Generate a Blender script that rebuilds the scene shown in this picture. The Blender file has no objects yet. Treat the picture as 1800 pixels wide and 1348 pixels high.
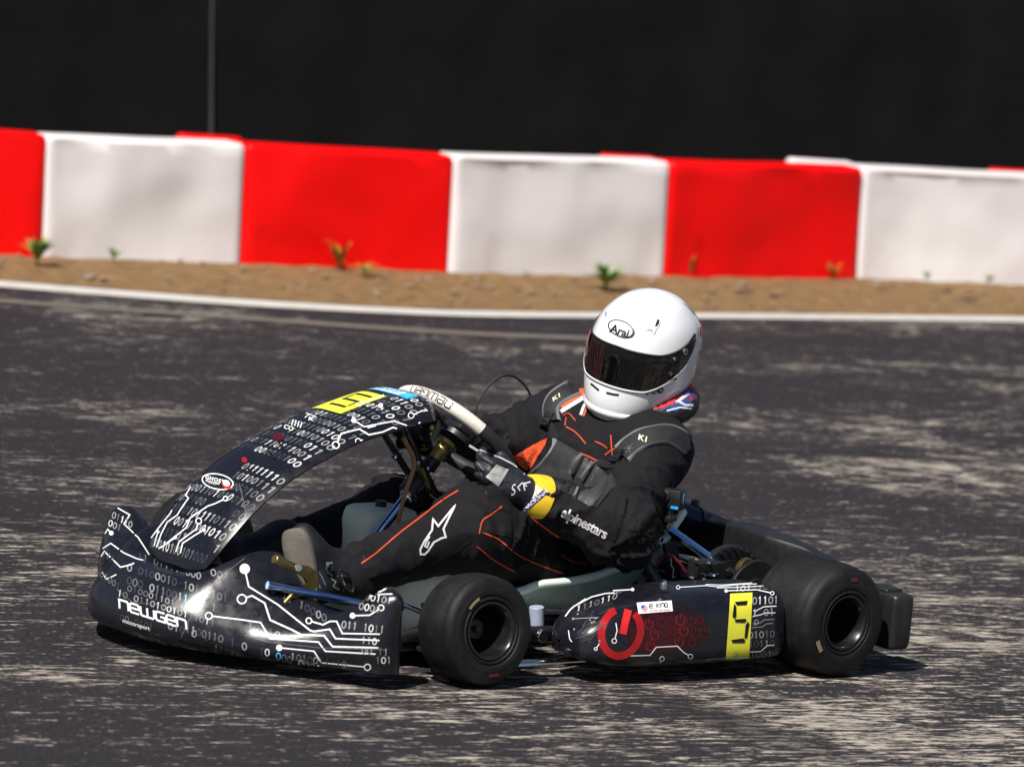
import bpy, bmesh, math, random
import numpy as np
from mathutils import Vector, Matrix, noise
from mathutils.bvhtree import BVHTree
R = math.radians
random.seed(7); rng = np.random.default_rng(7)
scn = bpy.context.scene
col = scn.collection

# ------------------------------------------------------------------ camera (kart space == world space, kart heads +X, its left is +Y)
CO = np.array([9.661222448, 10.376110674, 2.5069358])
CD = np.array([-0.65378906, -0.74442847, -0.13559539])
CR = np.array([-0.75659401, 0.64578737, 0.10258744])
CU = np.array([-0.01119678, -0.16966121, 0.98543884])
FPX = 9994.9576
cam_d = bpy.data.cameras.new('camera'); cam = bpy.data.objects.new('camera', cam_d); col.objects.link(cam)
cam.matrix_world = Matrix(((CR[0], CU[0], -CD[0], CO[0]), (CR[1], CU[1], -CD[1], CO[1]), (CR[2], CU[2], -CD[2], CO[2]), (0, 0, 0, 1)))
cam_d.sensor_width = 36; cam_d.lens = FPX * 36 / 1800; cam_d.clip_end = 2000; cam_d.clip_start = .1
cam_d.dof.use_dof = True; cam_d.dof.focus_distance = 13.75; cam_d.dof.aperture_fstop = 4.3
scn.camera = cam

def ray(px, py):
    d = CD * FPX + CR * (px - 900) - CU * (py - 674)
    return CO, d / np.linalg.norm(d)
def at(px, py, ax, val):
    o, d = ray(px, py); i = 'xyz'.index(ax)
    return o + (val - o[i]) / d[i] * d
def Y(px, py, v): return at(px, py, 'y', v)
def X(px, py, v): return at(px, py, 'x', v)
def Z(px, py, v): return at(px, py, 'z', v)

# ------------------------------------------------------------------ materials
MATS = {}
def mat(name, c, rough=.5, metal=0., coat=0., var=.12, scale=40., bump=0., bscale=200., spec=.5, trans=0., rvar=.08, sheen=0., c2=None, stretch=None, alpha=1.):
    if name in MATS: return MATS[name]
    m = bpy.data.materials.new(name); m.use_nodes = True; nt = m.node_tree; N = nt.nodes; L = nt.links
    b = N['Principled BSDF']
    tc = N.new('ShaderNodeTexCoord'); mp = N.new('ShaderNodeMapping'); L.new(tc.outputs['Object'], mp.inputs[0])
    if stretch: mp.inputs['Scale'].default_value = stretch
    n = N.new('ShaderNodeTexNoise'); n.inputs['Scale'].default_value = scale; n.inputs['Detail'].default_value = 5; L.new(mp.outputs[0], n.inputs[0])
    r = N.new('ShaderNodeMixRGB'); L.new(n.outputs['Fac'], r.inputs[0])
    d = c2 or tuple(min(1, x * (1 + var)) for x in c)
    a = tuple(x * (1 - var) for x in c)
    r.inputs[1].default_value = (*a, 1); r.inputs[2].default_value = (*d, 1)
    L.new(r.outputs[0], b.inputs['Base Color'])
    rr = N.new('ShaderNodeMapRange'); rr.inputs['From Min'].default_value = .3; rr.inputs['From Max'].default_value = .7
    rr.inputs['To Min'].default_value = max(.02, rough - rvar); rr.inputs['To Max'].default_value = min(1, rough + rvar); L.new(n.outputs['Fac'], rr.inputs[0]); L.new(rr.outputs[0], b.inputs['Roughness'])
    b.inputs['Metallic'].default_value = metal; b.inputs['Coat Weight'].default_value = coat; b.inputs['Coat Roughness'].default_value = .06
    b.inputs['Specular IOR Level'].default_value = spec; b.inputs['Sheen Weight'].default_value = sheen
    b.inputs['Transmission Weight'].default_value = trans; b.inputs['Alpha'].default_value = alpha
    if bump:
        n2 = N.new('ShaderNodeTexNoise'); n2.inputs['Scale'].default_value = bscale; n2.inputs['Detail'].default_value = 4; L.new(mp.outputs[0], n2.inputs[0])
        bp = N.new('ShaderNodeBump'); bp.inputs['Strength'].default_value = bump; bp.inputs['Distance'].default_value = .004; L.new(n2.outputs['Fac'], bp.inputs['Height']); L.new(bp.outputs[0], b.inputs['Normal'])
    MATS[name] = m; return m

mBody = mat('gloss_black_plastic', (.007, .0075, .012), .27, coat=.1, bump=.05, bscale=60, spec=.5)
mBlackP = mat('satin_black_plastic', (.012, .012, .013), .38, bump=.06, bscale=300)
mPowder = mat('black_powdercoat', (.012, .012, .013), .3, bump=.05, bscale=500)
mNavy = mat('navy_anodised', (.012, .018, .045), .32, metal=.6)
mChrome = mat('chrome', (.75, .76, .78), .12, metal=1., rvar=.05)
mSkyTintChrome = mat('sky_tinted_chrome', (.36, .54, .95), .16, metal=1., rvar=.05)  # chrome with the blue sky reflection painted into its colour
mSteel = mat('zinc_steel', (.5, .5, .5), .3, metal=1.)
mGold = mat('gold_anodised', (.42, .31, .11), .38, metal=1.)
mOrange = mat('orange_anodised', (.85, .33, .03), .3, metal=.8)
mTyre = mat('tyre_rubber', (.0075, .0075, .008), .52, var=.3, scale=30, bump=.35, bscale=190, spec=.3, stretch=(1, 6, 1))
mTyreBand = mat('tyre_band', (.26, .20, .11), .7)
mTyreRed = mat('tyre_red_print', (.09, .006, .010), .6)
mRim = mat('black_magnesium', (.012, .012, .012), .28, metal=.3, coat=.3)
mSuit = mat('black_suit_cloth', (.0112, .0106, .0122), .85, var=.35, scale=18, bump=.3, bscale=110, spec=.15)
mSuitO = mat('orange_piping', (.60, .060, .018), .7)
mSuitOr = mat('orange_cloth', (.78, .10, .025), .75, bump=.2, bscale=120)
mSilverCloth = mat('silver_cloth', (.62, .60, .60), .6)
mWhiteInk = mat('white_vinyl', (.80, .80, .80), .4)
def worn(m, dust=(.055, .050, .045), amt=.5, sc=5., scratch=True):
    """road dust in patches and fine scratches over a painted surface"""
    nt = m.node_tree; N = nt.nodes; L = nt.links; b = N['Principled BSDF']; src = b.inputs['Base Color'].links[0].from_socket; rs = b.inputs['Roughness'].links[0].from_socket
    tc = N.new('ShaderNodeTexCoord'); n = N.new('ShaderNodeTexNoise'); n.inputs['Scale'].default_value = sc; n.inputs['Detail'].default_value = 7; n.inputs['Roughness'].default_value = .7; L.new(tc.outputs['Object'], n.inputs[0])
    r = N.new('ShaderNodeMapRange'); r.inputs[1].default_value = .48; r.inputs[2].default_value = .75; r.inputs[4].default_value = amt; L.new(n.outputs['Fac'], r.inputs[0]); f = r.outputs[0]
    if scratch:
        mp = N.new('ShaderNodeMapping'); mp.inputs['Rotation'].default_value = (.3, .5, .7); mp.inputs['Scale'].default_value = (5, 60, 60); L.new(tc.outputs['Object'], mp.inputs[0])
        s = N.new('ShaderNodeTexNoise'); s.inputs['Scale'].default_value = 3.; s.inputs['Detail'].default_value = 2; L.new(mp.outputs[0], s.inputs[0])
        q = N.new('ShaderNodeMapRange'); q.inputs[1].default_value = .70; q.inputs[2].default_value = .74; q.inputs[4].default_value = .6; L.new(s.outputs['Fac'], q.inputs[0])
        a = N.new('ShaderNodeMath'); a.operation = 'MAXIMUM'; L.new(f, a.inputs[0]); L.new(q.outputs[0], a.inputs[1]); f = a.outputs[0]
    mx = N.new('ShaderNodeMixRGB'); L.new(f, mx.inputs[0]); L.new(src, mx.inputs[1]); mx.inputs[2].default_value = (*dust, 1); L.new(mx.outputs[0], b.inputs['Base Color'])
    m2 = N.new('ShaderNodeMath'); m2.operation = 'MULTIPLY_ADD'; L.new(f, m2.inputs[0]); m2.inputs[1].default_value = .30; L.new(rs, m2.inputs[2]); L.new(m2.outputs[0], b.inputs['Roughness']); return m
def creased(m, sc=10., h=.015, strength=.9):
    """sharp crumple creases as relief"""
    nt = m.node_tree; N = nt.nodes; L = nt.links; b = N['Principled BSDF']; old = b.inputs['Normal'].links[0].from_node
    tc = N.new('ShaderNodeTexCoord'); n = N.new('ShaderNodeTexNoise'); n.noise_type = 'RIDGED_MULTIFRACTAL'; n.inputs['Scale'].default_value = sc; n.inputs['Detail'].default_value = 2.5; n.inputs['Roughness'].default_value = .45; n.inputs['Distortion'].default_value = .6; L.new(tc.outputs['Object'], n.inputs[0])
    bp = N.new('ShaderNodeBump'); bp.inputs['Strength'].default_value = strength; bp.inputs['Distance'].default_value = h; L.new(n.outputs['Fac'], bp.inputs['Height']); L.new(bp.outputs[0], old.inputs['Normal']); return m
G = [mat('print_grey_a', (.045, .047, .055), .3), mat('print_grey_b', (.12, .12, .125), .3), mat('print_grey_c', (.28, .28, .28), .3), mat('print_grey_d', (.62, .62, .62), .3)]
mBlueInk = mat('print_blue', (.10, .42, .80), .3)
mRedInk = mat('print_red', (.34, .008, .010), .3)
mRedDim = mat('print_dim_red', (.075, .003, .006), .3)
mRedHot = mat('print_bright_red', (.62, .02, .02), .3)
mPinkInk = mat('print_pink', (.75, .30, .25), .3)
mYellow = mat('yellow_vinyl', (.80, .78, .05), .35)
mBlackInk = mat('black_vinyl', (.008, .008, .008), .35)
mCyan = mat('blue_sticker', (.04, .40, .75), .35)
mHelmet = mat('white_helmet_paint', (.80, .80, .82), .12, coat=.6, var=.01, rvar=.02)
mHelmetGrey = mat('grey_vent', (.30, .32, .38), .3)
mVisor = mat('smoked_visor', (.003, .0028, .003), .05, coat=.2, var=.2, scale=6, rvar=.02)
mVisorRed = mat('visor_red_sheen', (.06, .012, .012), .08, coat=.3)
mGasket = mat('rubber_gasket', (.02, .022, .022), .5)
mSeat = mat('fibreglass_seat', (.34, .46, .40), .3, coat=.3, var=.3, scale=9, bump=.1, bscale=120)
mSeatRim = mat('fibreglass_rim', (.70, .80, .72), .4, var=.15)
mTank = mat('milky_tank_plastic', (.92, .94, .80), .35, var=.03, scale=8)
def translucent(m, f, c):
    nt = m.node_tree; b = nt.nodes['Principled BSDF']; t = nt.nodes.new('ShaderNodeBsdfTranslucent'); t.inputs[0].default_value = (*c, 1); x = nt.nodes.new('ShaderNodeMixShader'); x.inputs[0].default_value = f
    nt.links.new(b.outputs[0], x.inputs[1]); nt.links.new(t.outputs[0], x.inputs[2]); nt.links.new(x.outputs[0], nt.nodes['Material Output'].inputs[0])
translucent(mTank, .18, (.88, .92, .72))
mGlove = mat('black_glove', (.012, .014, .020), .55, bump=.2, bscale=150)
mGloveY = mat('yellow_glove', (.78, .52, .02), .6)
mGloveW = mat('grey_white_leather', (.50, .50, .48), .5, bump=.2, bscale=60)
mNavyInk = mat('navy_print', (.015, .02, .12), .5)
mLav = mat('white_patch', (.66, .66, .74), .5)
mVest = mat('black_vest_panel', (.022, .022, .022), .55, bump=.1, bscale=160)
mVestPipe = mat('grey_piping', (.17, .17, .19), .6)
mMesh = mat('vest_mesh', (.018, .018, .018), .5, c2=(.05, .05, .05), scale=260, bump=.4, bscale=260)
mStrap = mat('black_strap', (.012, .012, .013), .6)
mRubber = mat('sole_rubber', (.13, .115, .095), .7, var=.3, scale=25, bump=.3, bscale=80)
mBoot = mat('black_boot_suede', (.006, .006, .007), .6, bump=.2)
mBlueTrim = mat('blue_trim', (.08, .16, .50), .5)
mHose = mat('amber_hose', (.30, .16, .06), .3)
mCarb = mat('carbon_disc', (.05, .05, .05), .4, metal=.8)
mWheelWhite = mat('white_leather', (.66, .62, .56), .6, bump=.15, bscale=100)
mGrip = mat('black_grip', (.014, .014, .015), .6, bump=.2, bscale=200)
mCamBlue = mat('camera_blue', (.02, .30, .75), .4)
mLens = mat('lens_glass', (.004, .004, .006), .05, coat=1)
mFlagR = mat('flag_red', (.50, .02, .02), .7); mFlagB = mat('flag_blue', (.03, .05, .20), .7); mFlagW = mat('flag_white', (.55, .58, .68), .7)

worn(mBody, amt=.14); worn(mTyre, (.035, .032, .028), .5, 7., False); worn(mRim, amt=.3, sc=20); worn(mBlackP, (.04, .037, .034), .4, 8.); creased(mSuit); creased(mSuitOr, 18., .010); creased(mGlove, 30., .005)

# ------------------------------------------------------------------ mesh builder
def nrm(v): v = np.asarray(v, float); return v / (np.linalg.norm(v) + 1e-12)
def crom(P, n):
    """Catmull-Rom resample of control points (any dimension) to n samples, uniform in parameter."""
    P = np.asarray(P, float); k = len(P)
    Q = np.concatenate([[2 * P[0] - P[1]], P, [2 * P[-1] - P[-2]]]); out = []
    for s in np.linspace(0, k - 1, n):
        i = min(int(s), k - 2); t = s - i; a, b, c, d = Q[i:i + 4]
        out.append(.5 * ((2 * b) + (-a + c) * t + (2 * a - 5 * b + 4 * c - d) * t * t + (-a + 3 * b - 3 * c + d) * t ** 3))
    return np.array(out)

class M:
    def __init__(s): s.v = []; s.f = []; s.mi = []; s.sm = []; s.mats = []
    def mid(s, m):
        if m not in s.mats: s.mats.append(m)
        return s.mats.index(m)
    def add(s, vs, fs, m, smooth=True):
        o = len(s.v); s.v.extend([tuple(map(float, v)) for v in vs]); k = s.mid(m)
        for f in fs: s.f.append(tuple(i + o for i in f)); s.mi.append(k); s.sm.append(smooth)
        return s
    def grid(s, rows, m, cu=False, cv=False, smooth=True, capa=False, capb=False):
        """rows: list of rings of points; cv closes each ring, cu closes the list of rings"""
        nr, nc = len(rows), len(rows[0]); vs = [p for r in rows for p in r]; fs = []
        for i in range(nr if cu else nr - 1):
            for j in range(nc if cv else nc - 1):
                a = i * nc + j; b = i * nc + (j + 1) % nc; c = ((i + 1) % nr) * nc + (j + 1) % nc; d = ((i + 1) % nr) * nc + j
                fs.append((a, b, c, d))
        s.add(vs, fs, m, smooth)
        if capa: s.add(rows[0], [tuple(range(nc))[::-1]], m, False)
        if capb: s.add(rows[-1], [tuple(range(nc))], m, False)
        return s
    def tube(s, pts, r, m, n=12, closed=False, caps=True, samples=None):
        P = np.asarray(pts, float)
        if samples: P = crom(P, samples)
        rr = np.full(len(P), r) if np.isscalar(r) else np.interp(np.linspace(0, 1, len(P)), np.linspace(0, 1, len(r)), r)
        rows = []; up = None
        for i in range(len(P)):
            if closed: t = nrm(P[(i + 1) % len(P)] - P[i - 1])
            else: t = nrm(P[min(i + 1, len(P) - 1)] - P[max(i - 1, 0)])
            if up is None: up = nrm(np.cross(t, [0, 0, 1] if abs(t[2]) < .9 else [1, 0, 0]))
            up = nrm(up - t * np.dot(up, t)); w = np.cross(t, up)
            rows.append([P[i] + rr[i] * (math.cos(a) * up + math.sin(a) * w) for a in np.linspace(0, 2 * math.pi, n, endpoint=False)])
        s.grid(rows, m, cu=closed, cv=True, capa=caps and not closed, capb=caps and not closed); return s
    def cyl(s, a, b, r, m, n=24, bev=.0015):
        a = np.asarray(a, float); b = np.asarray(b, float); t = nrm(b - a); L = np.linalg.norm(b - a); bev = min(bev, L * .3, r * .4)
        return s.lathe(a, t, [(0, 0), (r - bev, 0), (r, bev), (r, L - bev), (r - bev, L), (0, L)], m, n)
    def lathe(s, o, ax, prof, m, n=32, closed=False):
        """prof: list of (radius, axial)"""
        ax = nrm(ax); u = nrm(np.cross(ax, [0, 0, 1] if abs(ax[2]) < .9 else [1, 0, 0])); w = np.cross(ax, u); o = np.asarray(o, float)
        rows = [[o + ax * h + r * (math.cos(a) * u + math.sin(a) * w) for a in np.linspace(0, 2 * math.pi, n, endpoint=False)] for r, h in prof]
        return s.grid(rows, m, cv=True, cu=closed)
    def box(s, c, h, m, rot=None, bev=.004):
        """bevelled box: centre, half sizes, rotation matrix (columns = axes)"""
        Rm = np.eye(3) if rot is None else np.asarray(rot, float).T if False else np.asarray(rot, float)
        bm = bmesh.new(); bmesh.ops.create_cube(bm, size=2)
        for v in bm.verts: v.co = Vector((v.co.x * h[0], v.co.y * h[1], v.co.z * h[2]))
        b = min(bev, min(h) * .9)
        if b > 0: bmesh.ops.bevel(bm, geom=bm.edges[:], offset=b, segments=2, affect='EDGES', profile=.5)
        bm.verts.index_update()
        s.add([np.asarray(c) + Rm @ np.array(v.co) for v in bm.verts], [tuple(v.index for v in f.verts) for f in bm.faces], m, True); bm.free(); return s
    def plate(s, poly, t, m, bev=.002):
        """thick plate from a planar 3-D outline; t = thickness vector"""
        P = [np.asarray(p, float) for p in poly]; n = len(P); t = np.asarray(t, float)
        s.add(P + [p + t for p in P], [tuple(range(n))[::-1], tuple(range(n, 2 * n))] + [(i, (i + 1) % n, n + (i + 1) % n, n + i) for i in range(n)], m, False); return s
    def ball(s, c, r, m, n=16):
        r = np.array([r, r, r]) if np.isscalar(r) else np.array(r)
        rows = [[np.asarray(c) + r * np.array([math.sin(t) * math.cos(a), math.sin(t) * math.sin(a), math.cos(t)]) for a in np.linspace(0, 2 * math.pi, n, endpoint=False)] for t in np.linspace(.02, math.pi - .02, n // 2 + 1)]
        return s.grid(rows, m, cv=True)
    def bvh(s): return BVHTree.FromPolygons(s.v, s.f)
    def build(s, name, parent=None, base=(0, 0, 0), auto=40, weld=True):
        me = bpy.data.meshes.new(name); b = np.asarray(base, float)
        me.from_pydata([tuple(np.array(v) - b) for v in s.v], [], s.f)
        for m in s.mats: me.materials.append(m)
        me.polygons.foreach_set('material_index', s.mi); me.polygons.foreach_set('use_smooth', s.sm)
        bm = bmesh.new(); bm.from_mesh(me)
        if weld: bmesh.ops.remove_doubles(bm, verts=bm.verts[:], dist=.00005)
        bmesh.ops.recalc_face_normals(bm, faces=bm.faces[:]) if weld else None
        bm.to_mesh(me); bm.free()
        if auto:
            me.set_sharp_from_angle(angle=R(auto))
        o = bpy.data.objects.new(name, me); col.objects.link(o)
        if parent is not None: o.parent = parent
        else: o.location = b
        return o

def tag(o, label=None, cat=None, group=None, kind=None):
    for k, v in (('label', label), ('category', cat), ('group', group), ('kind', kind)):
        if v: o[k] = v
    return o
def empty(name, loc, label, cat, group=None):
    o = bpy.data.objects.new(name, None); o.empty_display_size = .1; col.objects.link(o); o.location = loc; return tag(o, label, cat, group)

# ------------------------------------------------------------------ decals: printed marks laid on a surface
def hitter(bvh):
    def h(px, py):
        o, d = ray(px, py); l, n, i, t = bvh.ray_cast(Vector(o), Vector(d))
        if l is None: return None
        n = np.array(n); n = n if np.dot(n, d) < 0 else -n
        return np.array(l), n
    return h
class Dec:
    """collects printed marks on mesh m; marks are merged into the same mesh"""
    def __init__(s, m, bvh=None, off=.0007): s.m = m; s.h = hitter(bvh or m.bvh()); s.off = off; s.k = 0; s.ref = None
    def pt(s, px, py, off):
        r = s.h(px, py)
        return None if r is None else r[0] + r[1] * off
    def surf(s, uv, tris, mt, off, maxd=.08):
        P = [s.pt(u, v, off) for u, v in uv]; fs = []
        for t in tris:
            q = [P[i] for i in t]
            if any(p is None for p in q): continue
            q = np.array(q)
            if np.max(np.linalg.norm(q - q.mean(0), axis=1)) > maxd: continue
            fs.append(t)
        used = sorted({i for f in fs for i in f}); mp = {j: i for i, j in enumerate(used)}
        if fs: s.m.add([P[i] for i in used], [tuple(mp[i] for i in f) for f in fs], mt, True)
    def nextoff(s): s.k += 1; return s.off + .00002 * (s.k % 45)
    def stroke(s, pts, w, mt, closed=False, step=4., maxd=.03, off=None):
        P = [np.array(p, float) for p in pts]
        if closed: P = P + [P[0]]
        Q = [P[0]]; corner = [True]
        for a, b in zip(P[:-1], P[1:]):
            n = max(1, int(math.ceil(np.linalg.norm(b - a) / step)))
            for i in range(1, n + 1): Q.append(a + (b - a) * i / n)
        uv = []; n = len(Q)
        for i in range(n):
            if closed and i in (0, n - 1): d1, d2 = nrm(Q[1] - Q[0]), nrm(Q[-1] - Q[-2])
            else: d1 = nrm(Q[min(i + 1, n - 1)] - Q[min(i, n - 2)]); d2 = nrm(Q[max(i, 1)] - Q[max(i - 1, 0)])
            t = d1 + d2; t = nrm(t) if np.linalg.norm(t) > .2 else d1
            nn = np.array([-t[1], t[0]]); k = 1 / max(.5, abs(np.dot(nn, [-d1[1], d1[0]])))
            uv += [Q[i] + nn * w * .5 * k, Q[i] - nn * w * .5 * k]
        s.surf(uv, [(2 * i, 2 * i + 1, 2 * i + 3, 2 * i + 2) for i in range(n - 1)], mt, off or s.nextoff(), maxd)
    def quad(s, c, mt, nu=10, nv=10, off=None, maxd=.06):
        """corners c00,c10,c11,c01"""
        c = [np.array(q, float) for q in c]; uv = []
        for j in range(nv + 1):
            for i in range(nu + 1):
                u, v = i / nu, j / nv; uv.append((1 - u) * (1 - v) * c[0] + u * (1 - v) * c[1] + u * v * c[2] + (1 - u) * v * c[3])
        W = nu + 1
        s.surf(uv, [(j * W + i, j * W + i + 1, j * W + W + i + 1, j * W + W + i) for j in range(nv) for i in range(nu)], mt, off or s.nextoff(), maxd)
    def fan(s, ring, c, mt, rings=4, off=None):
        """filled star-shaped outline around centre c"""
        if rings > 3:
            q = [np.array(p, float) for p in ring]; ring = []
            for a, b in zip(q, q[1:] + q[:1]):
                k = max(1, int(np.linalg.norm(b - a) / 4)); ring += [a + (b - a) * i / k for i in range(k)]
            rings = max(rings, int(max(np.linalg.norm(p - np.array(c, float)) for p in ring) / 3))
        n = len(ring); uv = [np.array(c, float)]; fs = []
        for k in range(1, rings + 1):
            for p in ring: uv.append(np.array(c) + (np.array(p, float) - np.array(c)) * k / rings)
        for i in range(n):
            fs.append((0, 1 + i, 1 + (i + 1) % n))
            for k in range(1, rings): a = 1 + (k - 1) * n; b = 1 + k * n; fs.append((a + i, a + (i + 1) % n, b + (i + 1) % n, b + i))
        s.surf(uv, fs, mt, off or s.nextoff())
    def ell(s, c, a, b, mt, n=24, off=None):
        """filled ellipse: centre, semi-axis vectors"""
        s.fan([np.array(c) + np.array(a) * math.cos(t) + np.array(b) * math.sin(t) for t in np.linspace(0, 2 * math.pi, n, endpoint=False)], c, mt, 3, off)
    def ring(s, c, a, b, w, mt, n=24, off=None):
        s.stroke([np.array(c) + np.array(a) * math.cos(t) + np.array(b) * math.sin(t) for t in np.linspace(0, 2 * math.pi, n, endpoint=False)], w, mt, True, step=50, off=off)
    def trace(s, pts, w, mt, start=None, end=None, r=None):
        """printed circuit trace with pads: 'o' ring, '*' dot"""
        r = r or 2.2 * w; P = [np.array(p, float) for p in pts]
        if start == 'o': s.ring(P[0], (r, 0), (0, r), w * .8, mt, 14); P[0] = P[0] + nrm(P[1] - P[0]) * r
        if end == 'o': s.ring(P[-1], (r, 0), (0, r), w * .8, mt, 14); P[-1] = P[-1] + nrm(P[-2] - P[-1]) * r
        if start == '*': s.ell(P[0], (r, 0), (0, r), mt, 14)
        if end == '*': s.ell(P[-1], (r, 0), (0, r), mt, 14)
        s.stroke(P, w, mt)
    def text(s, body, o, ex, ey, mt, off=None, bold=0., sub=6., shear=0., spacing=1.):
        """ex, ey: pixel vectors of one em to the right and up"""
        vs, fs = glyphs(body, bold, shear, spacing); ex = np.array(ex, float); ey = np.array(ey, float); o = np.array(o, float)
        P = [o + ex * x + ey * y for x, y in vs]; tris = []; stack = [tuple(f) for f in fs]
        while stack:
            f = stack.pop(); q = [P[i] for i in f]; e = [np.linalg.norm(q[i] - q[(i + 1) % 3]) for i in range(3)]; k = int(np.argmax(e))
            if e[k] > sub:
                a, b, c = f[k], f[(k + 1) % 3], f[(k + 2) % 3]; P.append((P[a] + P[b]) / 2); n = len(P) - 1; stack += [(a, n, c), (n, b, c)]
            else: tris.append(f)
        s.surf(P, tris, mt, off or s.nextoff(), .03)
    def letters(s, body, o, ex, ey, w, mt, gap=.25, off=None):
        """squared stroke lettering"""
        x = 0; ex = np.array(ex, float); ey = np.array(ey, float); o = np.array(o, float)
        for ch in body:
            strokes, adv = TECH[ch]
            for st in strokes: s.stroke([o + ex * (x + a) + ey * b for a, b in st], w, mt, step=5, off=off)
            x += adv + gap
TECH = {  # rounded techno alphabet on a unit box
 'n': ([[(0, 0), (0, 1), (.85, 1), (1, .85), (1, 0)]], 1.), 'e': ([[(0, .5), (1, .5), (1, .85), (.85, 1), (.15, 1), (0, .85), (0, .15), (.15, 0), (1, 0)]], 1.),
 'w': ([[(0, 1), (0, .15), (.15, 0), (1.35, 0), (1.5, .15), (1.5, 1)], [(.75, 0), (.75, 1)]], 1.5), 'g': ([[(1, 1), (.15, 1), (0, .85), (0, .15), (.15, 0), (1, 0), (1, .5), (.5, .5)]], 1.),
 'k': ([[(0, 0), (0, 1)], [(.9, 1), (.1, .5), (.9, 0)]], .9), 'i': ([[(0, 0), (0, 1)]], .1), '.': ([[(0, 0), (0, .12)]], .05), ' ': ([], .5)}
_gl = {}
def glyphs(body, bold, shear, spacing):
    k = (body, bold, shear, spacing)
    if k not in _gl:
        cu = bpy.data.curves.new('t', 'FONT'); cu.body = body; cu.offset = bold; cu.shear = shear; cu.space_character = spacing; cu.resolution_u = 3
        ob = bpy.data.objects.new('t', cu); me = ob.to_mesh(); me.calc_loop_triangles()
        _gl[k] = ([(v.co.x, v.co.y) for v in me.vertices], [tuple(t.vertices) for t in me.loop_triangles])
        ob.to_mesh_clear(); bpy.data.objects.remove(ob); bpy.data.curves.remove(cu)
    return _gl[k]
def digits(d, rows):
    """rows of binary digits: (string, x, y, step vector, up vector); '.'=blank; brightness is drawn per digit, B=blue one, b=blue nought, P=pink one"""
    for st, x, y, sv, uv, br in rows:
        sv = np.array(sv, float); uv = np.array(uv, float); o = np.array((x, y), float)
        for i, ch in enumerate(st):
            if ch == '.': continue
            m = {'B': mBlueInk, 'b': mBlueInk, 'P': mPinkInk}.get(ch) or G[int(min(3, max(0, br + rng.choice([-1, 0, 0, 1]))))]
            c = o + sv * i; w = max(1.5, np.linalg.norm(uv) * .15)
            if ch in '0b': d.ring(c, sv * .36, uv * .45, w, m, 12)
            else: d.stroke([c - uv * .5, c + uv * .5, c + uv * .3 - sv * .24], w, m)

# ------------------------------------------------------------------ signed distance figures -> one continuous surface (surface nets)
def sdf_mesh(f, lo, hi, h):
    lo = np.array(lo); n = np.ceil((np.array(hi) - lo) / h).astype(int) + 1
    ax = [(lo[i] + h * np.arange(n[i])).astype(np.float32) for i in range(3)]
    V = f(ax[0][:, None, None], ax[1][None, :, None], ax[2][None, None, :]).astype(np.float32)
    V = np.broadcast_to(V, tuple(n)).copy()
    ins = V < 0
    c = np.zeros(tuple(n - 1), np.int8)
    for dx in (0, 1):
        for dy in (0, 1):
            for dz in (0, 1): c += ins[dx:n[0] - 1 + dx, dy:n[1] - 1 + dy, dz:n[2] - 1 + dz]
    act = np.argwhere((c > 0) & (c < 8)); idx = -np.ones(tuple(n - 1), int); idx[tuple(act.T)] = np.arange(len(act))
    acc = np.zeros((len(act), 3)); cnt = np.zeros(len(act))
    for a in range(3):
        for o1 in (0, 1):
            for o2 in (0, 1):
                off = [0, 0, 0]; b = [i for i in range(3) if i != a]; off[b[0]] = o1; off[b[1]] = o2
                p0 = act + off; p1 = p0.copy(); p1[:, a] += 1
                v0 = V[tuple(p0.T)]; v1 = V[tuple(p1.T)]; m = (v0 < 0) != (v1 < 0)
                t = np.where(m, v0 / np.where(m, v0 - v1, 1), 0); q = np.tile(np.array(off, float), (len(act), 1)); q[:, a] += t
                acc[m] += q[m]; cnt[m] += 1
    P = lo + h * (act + acc / cnt[:, None]); F = []
    for a in range(3):
        b, d = [(1, 2), (2, 0), (0, 1)][a]
        s0 = [slice(0, n[i] - (1 if i == a else 0)) for i in range(3)]; s1 = list(s0); s1[a] = slice(1, n[a])
        e = np.argwhere(ins[tuple(s0)] != ins[tuple(s1)])
        e = e[(e[:, b] > 0) & (e[:, d] > 0) & (e[:, b] < n[b] - 1) & (e[:, d] < n[d] - 1)]
        fl = ins[tuple(e.T)]
        q = []
        for ob, od in ((1, 1), (0, 1), (0, 0), (1, 0)):
            g = e.copy(); g[:, b] -= ob; g[:, d] -= od; q.append(idx[tuple(g.T)])
        q = np.stack(q, 1); q[~fl] = q[~fl][:, ::-1]; F.append(q)
    return P, np.concatenate(F)
def cap(a, b, r1, r2, sq=None):
    a = np.array(a, np.float32); b = np.array(b, np.float32); ab = b - a; L = float(ab @ ab)
    def f(x, y, z):
        t = np.clip(((x - a[0]) * ab[0] + (y - a[1]) * ab[1] + (z - a[2]) * ab[2]) / L, 0, 1)
        return np.sqrt((x - a[0] - t * ab[0]) ** 2 + (y - a[1] - t * ab[1]) ** 2 + (z - a[2] - t * ab[2]) ** 2) - (r1 + (r2 - r1) * t)
    return f
def ellip(c, r, Rm=None):
    Rm = np.eye(3) if Rm is None else np.asarray(Rm)  # columns are the ellipsoid's axes
    def f(x, y, z):
        p = [x - c[0], y - c[1], z - c[2]]
        q = [Rm[0, i] * p[0] + Rm[1, i] * p[1] + Rm[2, i] * p[2] for i in range(3)]
        k0 = np.sqrt(sum((q[i] / r[i]) ** 2 for i in range(3))) + 1e-6; k1 = np.sqrt(sum((q[i] / r[i] ** 2) ** 2 for i in range(3))) + 1e-6
        return k0 * (k0 - 1) / k1
    return f
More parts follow.
